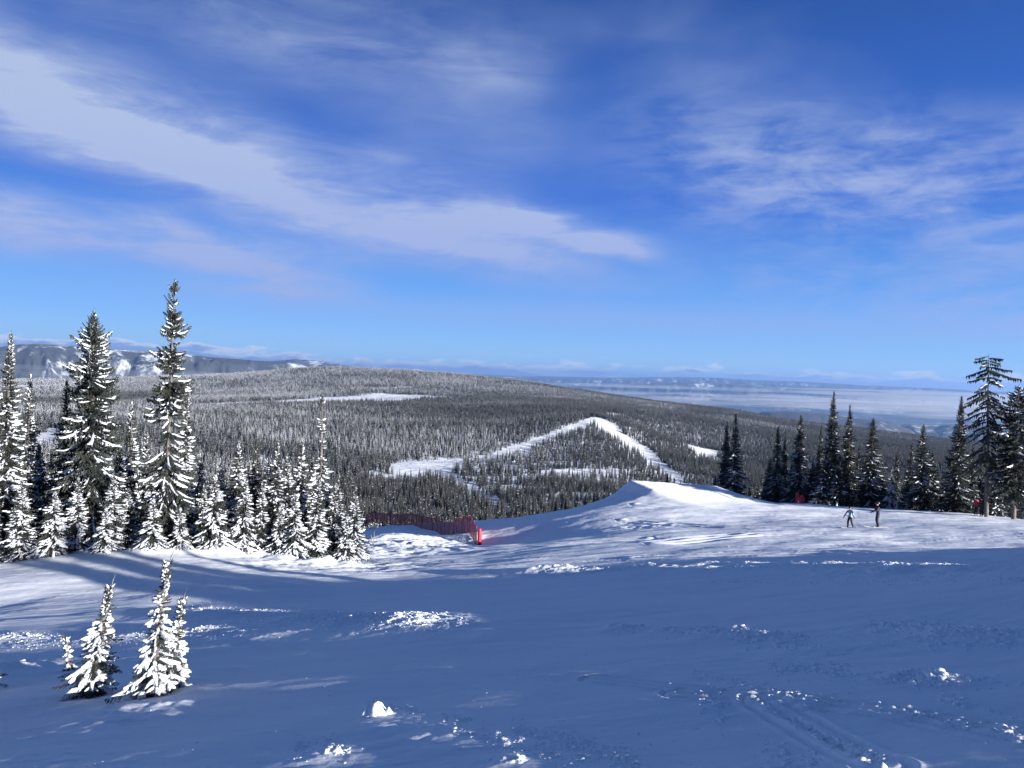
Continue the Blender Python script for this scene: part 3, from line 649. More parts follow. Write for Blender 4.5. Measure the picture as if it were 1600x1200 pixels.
# left stand:  proto, px, top py, distance, width factor, label (None = one of the look-alike filler trees)
LEFT = [
 ('tall_column', 267, 430, 41, .70, 'tallest fir of the left stand, a ragged dark column of short boughs'),
 ('tall_broad', 151, 478, 41, .78, 'tall broad snowy fir, second tallest of the left stand, layered boughs'),
 ('tall_spire', 13, 512, 40, .95, 'tall snowy fir at the left edge of the picture'),
 ('slim_white', 44, 578, 43, 1.0, 'slim snow-laden fir just right of the fir at the left edge'),
 ('slim_dark', 104, 588, 42, 1.15, 'slender almost snowless dark fir between two snowy firs in the left stand'),
 ('slim_white', 293, 588, 43, .85, 'narrow snow-laden fir close beside the right side of the tallest fir'),
 ('slim_white', 208, 622, 50, 1.1, 'slim snowy fir standing behind, halfway between the two tallest firs'),
 ('sparse_top', 506, 612, 46, 1.0, 'fir with a thin straggly nearly bare top, right part of the left stand'),
 ('mid_b', 371, 684, 44, 1.1, 'pointed snowy fir, left of the dark-topped fir in the middle of the left stand'),
 ('slim_dark', 401, 680, 47, 1.0, 'dark-topped narrow fir peeping out between snowy firs mid stand'),
 ('mid_b', 434, 684, 45, 1.15, 'tallest snowy fir right of the dark-topped narrow fir'),
 ('mid_a', 473, 680, 45, .85, 'snowy fir just left of the fir with the straggly top'),
 ('mid_c', 337, 738, 41.5, 1.0, 'bushy pale fir in front at the foot of the stand, right of the tallest fir'),
 ('mid_a', 556, 757, 45, .9, 'rightmost snowy fir of the left stand, beside the red netting'),
 ('mid_a', 33, 745, 38.5, 1.05, 'low bushy snow-covered fir in front at the far left'),
 ('mid_c', 85, 765, 38.8, 1.1, None), ('mid_a', 122, 742, 39.5, .9, None), ('mid_b', 178, 735, 40, 1.1, None), ('mid_c', 165, 790, 39, .9, None),
 ('mid_c', 240, 776, 39.6, 1.0, 'small snowy fir in the shade in front of the tallest fir'), ('mid_c', 283, 790, 40, .8, None),
 ('mid_a', 200, 758, 41, 1.0, None), ('mid_b', 318, 752, 44, .9, None), ('mid_c', 383, 742, 42.5, .9, None), ('mid_b', 410, 748, 43, .9, None),
 ('mid_c', 462, 768, 42.8, .95, None), ('mid_a', 497, 740, 43.8, .95, None), ('mid_b', 524, 752, 45.5, .95, None), ('mid_c', 437, 788, 42.8, .85, None),
 ('mid_c', 541, 805, 44.2, .9, None), ('mid_a', 62, 690, 44, 1.0, None), ('mid_b', 78, 700, 47, 1.1, None), ('mid_b', 128, 680, 47, 1.1, None), ('mid_b', 188, 690, 45, 1.1, None),
 ('mid_b', 230, 668, 48, 1.0, None), ('mid_b', 312, 700, 50, 1.0, None), ('mid_b', 345, 712, 52, 1.0, None), ('mid_a', 390, 715, 50, .9, None), ('mid_b', 418, 712, 52, 1.0, None),
 ('mid_b', 452, 705, 51, 1.0, None), ('mid_a', 490, 712, 52, .9, None), ('mid_b', 530, 735, 54, .9, None), ('mid_a', 20, 650, 48, 1.0, None), ('mid_b', -18, 600, 42, 1.1, None), ('mid_a', -30, 720, 38, 1.1, None)]
USED = set()
def filler(px, top, d, marks, kind, key):
    """words that single a filler tree out: build, height against its neighbours, and the landmark tree it stands by"""
    mx, name, md = min(marks, key=lambda m: abs(m[0] - px)); side = 'right' if px > mx else 'left'; off = abs(px - mx)
    near = 'touching the ' + side + ' side of' if off < 18 else ('just ' + side + ' of' if off < 40 else 'a little way ' + side + ' of')
    dep = 'in front, ' if d < md - .8 else ('set back, ' if d > md + 2 else '')
    for sz in ((['low', 'very low'] if top > 765 else ['middling'] if top > 725 else ['rather tall']) + ['slight']):
        for shp in (['bushy', 'cone-shaped'] if key in ('mid_a', 'mid_c', 'dark_small', 'dark_spire') else ['narrow', 'pointed']):
            lb = sz + ' ' + shp + ' ' + kind + ' ' + dep + near + ' ' + name
            if lb not in USED and len(lb.split()) <= 16: USED.add(lb); return lb
    return kind + ' ' + near + ' ' + name
LM = [(267, 'the tallest fir', 41), (151, 'the second tallest fir', 41), (13, 'the fir at the left edge', 40), (104, 'the slender dark fir', 42), (401, 'the dark-topped fir', 47), (506, 'the straggly-topped fir', 46), (337, 'the bushy pale fir', 41.5), (556, 'the rightmost snowy fir', 45)]
RM = [(1136, 'the pair behind the jump', 98), (1250, 'the fir at the red pads', 93), (1303, 'the tallest spire', 90), (1364, 'the broad fir above the adult skier', 87), (1394, 'the snow-plastered little fir', 85), (1443, 'the pointed midway fir', 82), (1500, 'the tall fir by the old tree', 76), (1551, 'the old bare-trunked tree', 69), (1216, 'the leftmost fir of the row', 96)]
for i, (k, px, top, d, w, lb) in enumerate(LEFT):
    place_tree(k, px, top, d, lb or filler(px, top, d, LM, 'snowy fir', k), 'snowy firs of the left stand', w, tilt=R(random.Random(i).uniform(-1, 1)))
RIGHT = [
 ('dark_slim', 1136, 655, 98, .9, 'left one of the pair of dark firs behind the snow jump'),
 ('dark_spire', 1151, 643, 97, .85, 'right one of the pair of dark firs behind the snow jump, snowy right side'),
 ('dark_spire', 1216, 666, 96, .85, 'dark fir at the left end of the right-hand tree row'),
 ('dark_slim', 1228, 672, 98, .7, 'thin dark fir tucked behind the leftmost fir of the right-hand row'),
 ('dark_spire', 1250, 645, 93, 1.0, 'dark fir rising right behind the red crash pads'),
 ('dark_slim', 1284, 662, 95, .7, 'thin fir left of the tallest spire of the right-hand row'),
 ('dark_slim', 1303, 608, 90, 1.0, 'tallest narrow spire in the middle of the right-hand row'),
 ('dark_slim', 1330, 629, 91, .95, 'smooth dark spire just right of the tallest spire'),
 ('dark_spire', 1364, 650, 87, 1.15, 'broad cone-shaped dark fir above the adult skier'),
 ('dark_slim', 1343, 692, 92, .8, None), ('dark_small', 1290, 712, 88, 1.1, None), ('dark_small', 1310, 722, 87, 1.1, None),
 ('mid_c', 1394, 728, 85, .75, 'small snow-plastered fir right of the broad cone-shaped fir'),
 ('dark_slim', 1402, 703, 90, .8, None), ('dark_spire', 1425, 690, 86, .75, None),
 ('dark_spire', 1443, 660, 82, .95, 'pointed dark fir midway between the adult skier and the right edge'),
 ('dark_small', 1458, 705, 83, .9, None), ('dark_slim', 1500, 615, 76, 1.0, 'tall dark fir just left of the old tree with the bare trunk'),
 ('dark_slim', 1521, 692, 79, .8, None), ('dark_small', 1270, 720, 91, 1.0, None), ('dark_small', 1203, 715, 97, .9, None), ('dark_small', 1237, 725, 93, .8, None),
 ('dark_small', 1480, 735, 80, 1.0, None), ('dark_small', 1418, 750, 83, .9, None), ('dark_small', 1560, 745, 80, 1.1, None), ('dark_small', 1350, 745, 88, .9, None),
 ('dark_small', 1575, 720, 84, 1.1, None), ('dark_small', 1532, 735, 86, 1.0, None), ('dark_small', 1470, 760, 84, 1.0, None), ('dark_small', 1325, 750, 87, .9, None), ('dark_small', 1380, 755, 86, .9, None),
 ('dark_small', 1185, 752, 102, .8, None), ('dark_small', 1172, 758, 103, .7, None), ('dark_small', 1118, 742, 104, .7, None),
 ('dark_small', 1640, 700, 70, 1.2, None)]
for i, (k, px, top, d, w, lb) in enumerate(RIGHT):
    place_tree(k, px, top, d, lb or filler(px, top, d, RM, 'dark fir', k), 'dark firs of the right-hand row', w, tilt=R(random.Random(i + 50).uniform(-1, 1)))
place_tree('old_pine', 1551, 549, 69, 'old sparse conifer with a long bare grey trunk and flat ragged top', None, .80, rot=2.2, name='old_conifer', tilt=R(1.2))
place_tree('old_fir', 1592, 598, 68, 'big ragged dark fir cut by the right edge, heavy horizontal boughs', None, .95, rot=2.4)
BEH = [(868, 782, 112), (884, 778, 114), (900, 783, 112), (915, 772, 112), (928, 776, 118), (944, 770, 112), (958, 778, 112), (975, 768, 113), (990, 760, 112), (1003, 752, 113), (1043, 738, 108), (1054, 746, 106), (1030, 752, 108), (840, 795, 112), (812, 800, 114), (780, 803, 116)]
for px, top, d in BEH:
    place_tree('dark_small', px, top, d, 'dark fir top poking up beyond the snow crest left of the jump', 'firs beyond the crest', .6)
# ------------------------------------------------------------------ the forest on the far slope
def far_fir(seed, snow, n=74, H=12.0, Rr=1.75):
    rng = np.random.default_rng(seed); b = Buf(); az = 0
    tube(b, [[0, 0, -1], [0, 0, H * .5], [0, 0, H * .99]], [.16, .10, .02], 4, 2, False)
    for i in range(n):
        t = .06 + .93 * (i + rng.random()) / n; az += 2.4 + rng.uniform(-.3, .3)
        L = Rr * np.interp(t, [0, .1, .5, .85, 1], [.75, 1, .66, .26, .08]) * rng.uniform(.7, 1.2)
        h = np.array([math.cos(az), math.sin(az), 0]); s = np.array([-h[1], h[0], 0]); c = np.array([0, 0, t * H]); w = L * .36 + .10
        dz = -L * rng.uniform(.25, .6) * (1.2 - t)
        a = c + h * L * .5 + s * w + [0, 0, dz * .6]; d = c + h * L * .5 - s * w + [0, 0, dz * .6]; e = c + h * L + [0, 0, dz]; u = c + h * L * .45 + [0, 0, dz * .6 - .42]
        b.add([c, a, e, d], [(0, 1, 2, 3)], 0); b.add([c, u, e], [(0, 1, 2)], 0)
        if rng.random() < snow:
            up = [0, 0, .13]; k = rng.uniform(.55, .95)
            p = [c + h * L * .15 + up, c + (a - c) * k + up, e * 1.0 + up * np.array(1), c + (d - c) * k + up, c + h * L * .6 + [0, 0, dz * .6 + .38]]
            b.add(p, [(0, 1, 4), (1, 2, 4), (2, 3, 4), (3, 0, 4)], 1)
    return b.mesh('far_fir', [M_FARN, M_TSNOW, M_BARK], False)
FARM = [far_fir(300 + i, (.95, .62, .22, .10, .05, .03)[i], Rr=(1.7, 1.5, 1.9, 1.6, 1.8, 1.5)[i]) for i in range(6)]
def wpl(pts, k=1.0): return [(W(a, b, d).x * (1 - 7 / d), d - 7, w * k) for a, b, d, w in pts]
RUNS = [wpl([(584, 733, 840, 6), (600, 743, 810, 10), (622, 748, 800, 14), (642, 742, 840, 26), (657, 728, 910, 34), (680, 722, 970, 26), (705, 722, 1010, 20), (735, 722, 1040, 14), (765, 715, 1070, 12), (800, 701, 1160, 14), (835, 688, 1260, 12), (870, 675, 1340, 13), (905, 662, 1450, 13), (934, 653, 1550, 14)], 1.3),
        wpl([(935, 652, 1560, 8), (952, 666, 1480, 17), (982, 688, 1360, 18), (1003, 707, 1260, 13), (1022, 724, 1160, 11), (1048, 745, 1020, 9), (1078, 768, 880, 8)], 1.35),
        wpl([(672, 730, 920, 18), (700, 752, 820, 13), (735, 770, 730, 8), (790, 792, 620, 6)]),
        wpl([(1030, 678, 1780, 6), (1050, 690, 1660, 15), (1080, 702, 1550, 17), (1112, 718, 1410, 10)], 1.9), wpl([(1072, 690, 1700, 10), (1120, 708, 1500, 12)], 1.6),
        wpl([(1172, 703, 1680, 12), (1190, 708, 1630, 18)], 1.7), wpl([(1130, 731, 1300, 8), (1185, 735, 1250, 10)]),
        wpl([(440, 630, 2150, 40), (520, 624, 2300, 110), (600, 621, 2400, 180), (690, 620, 2460, 90)]), wpl([(590, 609, 2800, 40), (640, 608, 2850, 30)]),
        wpl([(230, 634, 1950, 50), (440, 630, 2180, 30)]), wpl([(30, 632, 1900, 60), (95, 634, 1900, 60)]), wpl([(40, 604, 3000, 60), (80, 605, 3000, 40)]), wpl([(55, 700, 870, 18), (80, 690, 930, 14), (85, 670, 1100, 8)]),
        wpl([(860, 607, 3200, 30), (900, 608, 3200, 30)]), wpl([(385, 597, 3500, 50), (420, 594, 3500, 30)]), wpl([(970, 622, 3200, 30), (995, 626, 3100, 20)])]
def open_ground(x, y):
    """0 = closed forest, 1 = no trees"""
    o = np.zeros_like(x)
    for t in RUNS:
        d, w = seg_dist(x, y, t); w = w * (1 + .5 * vnoise(x / 30, y / 30, 71)); o = np.maximum(o, 1 - sstep(d, w * .85, w * 1.15))
    # avalanche gullies and glades on the slope below the road
    gc = W(860, 745, 880); k = np.exp(-(((x - gc.x) / 175) ** 2 + ((y - 880) / 300) ** 2) ** 1.5)
    a = R(28); u = x * math.cos(a) + y * math.sin(a); v = -x * math.sin(a) + y * math.cos(a)
    g = fbm(u / 85, v / 10, 3, 72) + .24
    o = np.maximum(o, k * sstep(g, .0, .16) * .97)
    g2 = fbm(x / 90, y / 45, 4, 75); o = np.maximum(o, sstep(g2, .36, .50) * .8 * sstep(y, 350, 500))
    return o
def build_forest():
    rng = np.random.default_rng(5)
    N = 420000
    rr = np.sqrt(rng.uniform(165 ** 2, 4150 ** 2, N)); az = np.radians(rng.uniform(-41, 41, N))
    x = rr * np.sin(az); y = rr * np.cos(az)
    # extra young trees close by
    Nn = 16000; r2 = np.sqrt(rng.uniform(165 ** 2, 900 ** 2, Nn)); a2 = np.radians(rng.uniform(-41, 41, Nn))
    x = np.r_[x, r2 * np.sin(a2)]; y = np.r_[y, r2 * np.cos(a2)]; rr = np.hypot(x, y); az = np.arctan2(x, y)
    keep = rng.random(len(x)) > open_ground(x, y); x, y, rr, az = x[keep], y[keep], rr[keep], az[keep]
    z = ground_z(x, y)
    h = rng.beta(2.2, 2.0, len(x)) * 1.1 + .30 * (1 + .25 * fbm(x / 130, y / 130, 2, 77)) * np.interp(rr, [0, 400, 1200, 4000], [.80, .85, 1.0, 1.15])
    white = fbm(x / 420, y / 300, 3, 78) * .9 + rng.uniform(-.35, .35, len(x)) + np.interp(np.degrees(az), [-34, 0, 8, 34], [.16, .08, -.16, -.32]) + np.interp(rr, [0, 500, 1300, 2200, 2600, 3600], [.0, .0, -.14, -.10, .12, .12])
    idx = np.clip(np.digitize(-white, [-.54, -.32, -.08, .14, .35]), 0, 5)
    # hide what the near crest covers: horizon of the near slope by bearing
    ab = np.radians(np.arange(-42, 42.01, .5)); rs = np.arange(40, 112, 3.0); A, Q = np.meshgrid(ab, rs); el = (near_z(Q * np.sin(A), Q * np.cos(A)) / Q).max(0)
    vis = (z + 12 * h) / rr > np.interp(az, ab, el) - .004
    x, y, z, rr, az, h, idx = [q[vis] for q in (x, y, z, rr, az, h, idx)]
    # largest ones in the picture become trees of their own
    hor = np.interp(az, ab, el); visible = np.minimum(12 * h / rr, (z + 12 * h) / rr - hor)
    pxs = 800 + F * x / y; inframe = (pxs > 5) & (pxs < 1595)
    behind_left = (pxs < 555)                                   # screened by the left stand
    score = visible * inframe * np.where(behind_left, .2, 1.0)
    order = np.argsort(-score)[:200]; single = np.zeros(len(x), bool); single[order] = True
    rot = rng.uniform(0, 6.28, len(x)); wd = rng.uniform(.85, 1.25, len(x))
    for i in np.where(single)[0]:
        o = new('fir_tree', FARM[int(idx[i])]); o.location = (x[i], y[i], z[i]); o.rotation_euler = (0, 0, rot[i]); o.scale = (h[i] * wd[i], h[i] * wd[i], h[i])
        side = 'beyond the snow crest' if pxs[i] < 1090 else 'below the dark firs at right'
        tag(o, 'snow-dusted fir, near edge of valley forest ' + side, 'tree', 'nearest firs of the valley forest ' + side)
    k = ~single; n = int(k.sum())
    me = bpy.data.meshes.new('forest'); me.vertices.add(n); me.vertices.foreach_set('co', np.stack([x[k], y[k], z[k]], -1).astype(np.float32).ravel())
    a = me.attributes.new('scl', 'FLOAT_VECTOR', 'POINT'); a.data.foreach_set('vector', np.stack([h[k] * wd[k], h[k] * wd[k], h[k]], -1).astype(np.float32).ravel())
    a = me.attributes.new('rot', 'FLOAT_VECTOR', 'POINT'); a.data.foreach_set('vector', np.stack([rot[k] * 0, rot[k] * 0, rot[k]], -1).astype(np.float32).ravel())
    a = me.attributes.new('pick', 'INT', 'POINT'); a.data.foreach_set('value', idx[k].astype(np.int32))
    kit = bpy.data.collections.new('forest_kit')                # never linked to the scene
    for i, m in enumerate(FARM): kit.objects.link(bpy.data.objects.new('kit_fir_%d' % i, m))
    ng = bpy.data.node_groups.new('scatter', 'GeometryNodeTree')
    ng.interface.new_socket('Geometry', in_out='INPUT', socket_type='NodeSocketGeometry'); ng.interface.new_socket('Geometry', in_out='OUTPUT', socket_type='NodeSocketGeometry')
    gi = ng.nodes.new('NodeGroupInput'); go = ng.nodes.new('NodeGroupOutput'); ip = ng.nodes.new('GeometryNodeInstanceOnPoints')
    ci = ng.nodes.new('GeometryNodeCollectionInfo'); ci.inputs['Collection'].default_value = kit; ci.inputs['Separate Children'].default_value = True; ci.inputs['Reset Children'].default_value = True
    def na(nm, t):
        q = ng.nodes.new('GeometryNodeInputNamedAttribute'); q.data_type = t; q.inputs['Name'].default_value = nm
        return [s for s in q.outputs if s.enabled and s.name == 'Attribute'][0]
    L = ng.links.new; L(gi.outputs[0], ip.inputs['Points']); L(ci.outputs[0], ip.inputs['Instance']); ip.inputs['Pick Instance'].default_value = True
    L(na('pick', 'INT'), ip.inputs['Instance Index']); L(na('rot', 'FLOAT_VECTOR'), ip.inputs['Rotation']); L(na('scl', 'FLOAT_VECTOR'), ip.inputs['Scale'])
    L(ip.outputs[0], go.inputs[0])
    o = new('forest', me); md = o.modifiers.new('scatter', 'NODES'); md.node_group = ng; tag(o, kind='stuff')
    print('forest', n)
build_forest()
# ------------------------------------------------------------------ small snow-plastered firs in the foreground
def small_fir(seed, H, Rr, n, snow, leader=.13, **kw):
    tb, cb, sb = fir(seed=seed, H=H, Rr=Rr, prof='sapling', skirt=.13, n=n, snow=snow, twigs=kw.pop('twigs', 15), tw=.0075, wf=.40, snow_w=.036 * kw.pop('snow_w_k', 1), snow_th=.028, droop=kw.pop('droop', .55), step=6, bare=.05, **kw)
    rng = np.random.default_rng(seed + 1); k = np.array(tb.V[0][-1]) if 0 else None
    tip = [[kw.get('lean', 0) * H, 0, H * .97], [kw.get('lean', 0) * H + .02 * H, .005, H * (1 + leader * .5)], [kw.get('lean', 0) * H + .045 * H, .01, H * (1 + leader)]]
    tube(tb, tip, [.006, .004, .0025], 6)
    snow_pad(rng, np.array([np.array(tip[0]) * (1 - t) + np.array(tip[2]) * t + [-.003, 0, 0] for t in (.35, .6, .8)]), .004, sb, 0, 1, .005, nst=4)
    return tb, merge(cb, sb)
def fg_tree(px, py, top, seed, width, label, leanpx=0, n=110, snow=.95, rot=0.0, name='small_fir', group=None, H0=None, **kw):
    x, y = to_ground(px, py); z = gz(x, y) + float(near_detail(np.array([x]), np.array([y]))[0]); t = W(px, top, y); H = (t.z - z)
    lean = (leanpx / F * y) / H
    tb, cb = small_fir(seed, H, width / F * y, n, snow, lean=lean, **kw)
    root = link(bpy.data.objects.new(name, None)); root.location = (x, y, z - .03); root.empty_display_size = .2
    tag(root, label, 'tree', group)
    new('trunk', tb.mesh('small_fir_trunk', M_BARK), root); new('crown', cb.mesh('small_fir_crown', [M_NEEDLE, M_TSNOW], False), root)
    return root
fg_tree(138, 1086, 916, 401, 46, 'small fir plastered with snow leaning right, left one of the foreground pair', leanpx=30, n=205, snow=.80)
fg_tree(232, 1086, 878, 402, 44, 'tallest small foreground fir, drooping snow-caked boughs, bare twig on top', leanpx=26, n=185, snow=.82, leader=.12)
fg_tree(262, 1076, 934, 403, 34, 'shorter snow-caked fir grown together with the right side of the tallest small fir', leanpx=20, n=135, snow=.82, leader=.14)
fg_tree(110, 1048, 996, 404, 16, 'stunted little fir with one clump of snow, left behind the leaning small fir', leanpx=-8, n=34, snow=.9, leader=.05)
fg_tree(-52, 1085, 880, 405, 52, 'small fir outside the left edge with snowy bough tips poking in', n=150)

# low firs just outside the right of the picture: their shadows fall on the foot of the left stand
for i, (x, y, h) in enumerate([(16.0, 7.0, 3.4), (17.6, 7.6, 4.2), (18.8, 9.0, 3.6), (19.6, 6.6, 4.6), (17.0, 5.4, 3.2), (21.0, 10.2, 3.0)]):
    tm, cm, _, H, _2 = PROTO[('dark_small', 'mid_c')[i % 2]]
    root = link(bpy.data.objects.new('small_fir', None)); root.location = (x, y, gz(x, y) - .1); root.scale = (h / H,) * 3; root.rotation_euler = (0, 0, i * 2.1)
    tag(root, 'low fir standing on the slope just outside the right edge of the picture', 'tree', 'low firs outside the right edge')
    new('trunk', tm, root); new('crown', cm, root)
# ------------------------------------------------------------------ things on the slope
def surf(x, y):
    a = np.array([x]); b = np.array([y]); return float((near_z(a, b) + near_detail(a, b))[0])
M_RED = flat('red_fabric', (.40, .012, .035), .6, .12, 6); M_POST = flat('red_post', (.30, .015, .04), .5, .1); M_DARKR = flat('dark_red_band', (.16, .01, .03), .6, .1)
M_BLACK = flat('black_cloth', (.010, .011, .016), .8, .25, 9); M_NAVY = flat('dark_trousers', (.014, .018, .032), .8, .25, 9); M_SKIN = flat('skin', (.52, .33, .25), .5, .05)
M_LIGHT = flat('pale_blue_jacket', (.24, .34, .39), .75, .30, 7); M_TEAL = flat('teal_cloth', (.03, .12, .13), .7, .2, 7); M_REDC = flat('red_jacket', (.32, .012, .018), .7, .2, 8)
M_PLAST = flat('helmet_shell', (.012, .012, .018), .25, .1); M_SKI = flat('pale_board', (.50, .52, .42), .35, .2, 5); M_WOOD = flat('weathered_wood', (.16, .13, .10), .85, .3, 12)
def b_net(n, p):
    c = n.n('ShaderNodeTexCoord').outputs['UV']; x, y, z = n.sep(c)
    fx = n.m('FRACT', n.mul(x, 12.0)); fy = n.m('FRACT', n.mul(y, 12.0))
    t = n.m('MAXIMUM', n.m('LESS_THAN', fx, .58), n.m('LESS_THAN', fy, .58))
    pset(p, Roughness=.6); p.inputs['Base Color'].default_value = (.24, .010, .028, 1); n.put(p.inputs['Alpha'], t)
M_NET = mat('red_netting', b_net)
def build_fence():
    pts = [W(572, 816, 119), W(605, 818, 112), W(642, 820.5, 105), W(680, 827, 95), W(711, 835, 84), W(730, 844, 74), W(744, 853, 66)]
    P = np.array([(p.x, p.y) for p in pts]); seg = np.hypot(*np.diff(P, axis=0).T); cum = np.r_[0, np.cumsum(seg)]; L = cum[-1]
    n = 25; s = np.linspace(0, L, n); X = np.interp(s, cum, P[:, 0]); Y = np.interp(s, cum, P[:, 1]); Z = np.array([surf(a, b) for a, b in zip(X, Y)])
    root = link(bpy.data.objects.new('safety_net_fence', None)); root.location = (X[-1], Y[-1], Z[-1])
    tag(root, 'long red safety netting fence on thin poles, padded at its near end', 'fence')
    o0 = np.array([X[-1], Y[-1], Z[-1]]); rng = np.random.default_rng(8); H = 1.62
    for i in range(n):
        b = Buf(); lx, ly = rng.normal(0, .03, 2); tube(b, [(0, 0, -.3), (lx * .5, ly * .5, .8), (lx, ly, H + .12)], [.03, .03, .026], 7)
        o = new('post', b.mesh('net_post', M_POST), root); o.location = (X[i] - o0[0], Y[i] - o0[1], Z[i] - o0[2])
    m = 4; sx = np.linspace(0, L, (n - 1) * m + 1); xx = np.interp(sx, cum, P[:, 0]); yy = np.interp(sx, cum, P[:, 1]); zz = np.interp(sx, s, Z)
    sag = np.abs(np.sin(np.pi * sx / (L / (n - 1)))) * .07; rows = 6
    V = []; UV = []
    for r in range(rows):
        f = r / (rows - 1); V.append(np.stack([xx - o0[0] + .05 * np.sin(sx * 2 + f * 3), yy - o0[1], zz - o0[2] + .04 + f * (H - sag)], -1)); UV.append(np.stack([sx, np.full_like(sx, f * H)], -1))
    Fq = grid_faces(rows, len(sx)); me = mesh_np('net', np.vstack(V), [Fq], M_NET); uv = np.vstack(UV); l = me.uv_layers.new(name='UVMap')
    vi = np.empty(len(me.loops), np.int32); me.loops.foreach_get('vertex_index', vi); l.data.foreach_set('uv', uv[vi].astype(np.float32).ravel())
    new('net', me, root)
    for f, nm in ((1.0, 'top_rope'), (0.03, 'bottom_rope')):
        b = Buf(); tube(b, np.stack([xx - o0[0], yy - o0[1], zz - o0[2] + .04 + f * (H - sag)], -1), np.full(len(sx), .022), 5); new(nm, b.mesh(nm, M_DARKR), root)
    b = Buf(); tube(b, [(0, 0, -.05), (0, 0, .02), (0, 0, .30), (0, 0, .9), (0, 0, 1.40), (0, 0, 1.50)], [.13, .155, .165, .165, .155, .10], 16); o = new('end_pad', b.mesh('end_pad', M_RED), root); o.location = (.28, -.1, 0)
    b = Buf(); tube(b, [(0, 0, -.06), (0, 0, .06)], [.20, .20], 16); o = new('base_ring', b.mesh('base_ring', M_BLACK), root); o.location = (.24, -.1, .0)
build_fence()
# two thin stakes leaning together in front of the rightmost snowy fir
x, y = to_ground(583, 850, 40, 80); root = link(bpy.data.objects.new('marker_stakes', None)); root.location = (x, y, surf(x, y)); tag(root, 'pair of thin weathered stakes leaning apart in a V near the red fence', 'stakes')
for dx in (-.20, .06):
    b = Buf(); tube(b, [(.02, 0, -.2), (dx, .02, 1.0 + dx)], [.035, .025], 7); new('stake', b.mesh('stake', M_WOOD), root)
# red crash pads round the foot of a fir ----------------------------------
def pad(px, py, d, w, h, label, dome):
    p = W(px, py, d); root = link(bpy.data.objects.new('crash_pad', None)); root.location = (p.x, d, surf(p.x, d)); tag(root, label, 'crash pad', 'red crash pads')
    b = Buf(); zz = np.linspace(-.1, h, 9); rr = w * (1 - .75 * np.clip((zz - h * dome) / (h * (1 - dome)), 0, 1) ** 2) * (1 + .04 * np.sin(zz * 9)); tube(b, np.c_[zz * 0, zz * 0, zz], rr, 16); new('cushion', b.mesh('cushion', M_RED), root)
    for z in (.25, .62): b = Buf(); tube(b, [(0, 0, h * z - .03), (0, 0, h * z + .03)], [w * 1.03] * 2, 16); new('strap', b.mesh('strap', M_DARKR), root)
pad(1245.5, 788, 86, .18, 1.25, 'tall narrow red crash pad at the foot of a dark fir', .85)
pad(1253, 788, 85, .28, .95, 'shorter rounded red crash pad just right of the tall narrow one', .55)

# ------------------------------------------------------------------ people
def skin_body(name, joints, edges, mats, zones, sub=2):
    """one continuous skinned body; zones: list of (material index, test(x,y,z))"""
    me = bpy.data.meshes.new(name); me.from_pydata([j[:3] for j in joints], edges, []); o = bpy.data.objects.new(name, me); COL.objects.link(o)
    sk = o.modifiers.new('s', 'SKIN'); sk.use_smooth_shade = True; sk.branch_smoothing = .6
    for v, j in zip(me.skin_vertices[0].data, joints): v.radius = (j[3], j[3] if len(j) < 5 else j[4])
    me.skin_vertices[0].data[0].use_root = True
    ss = o.modifiers.new('u', 'SUBSURF'); ss.levels = sub; ss.render_levels = sub
    bpy.context.view_layer.update(); dg = bpy.context.evaluated_depsgraph_get(); out = bpy.data.meshes.new_from_object(o.evaluated_get(dg)); bpy.data.objects.remove(o)
    out.materials.clear(); [out.materials.append(m) for m in mats]
    J = np.array([j[:3] for j in joints])
    for f in out.polygons:
        c = np.array(f.center); f.material_index = zones(c, int(np.argmin(((J - c) ** 2).sum(1)))); f.use_smooth = True
    return out
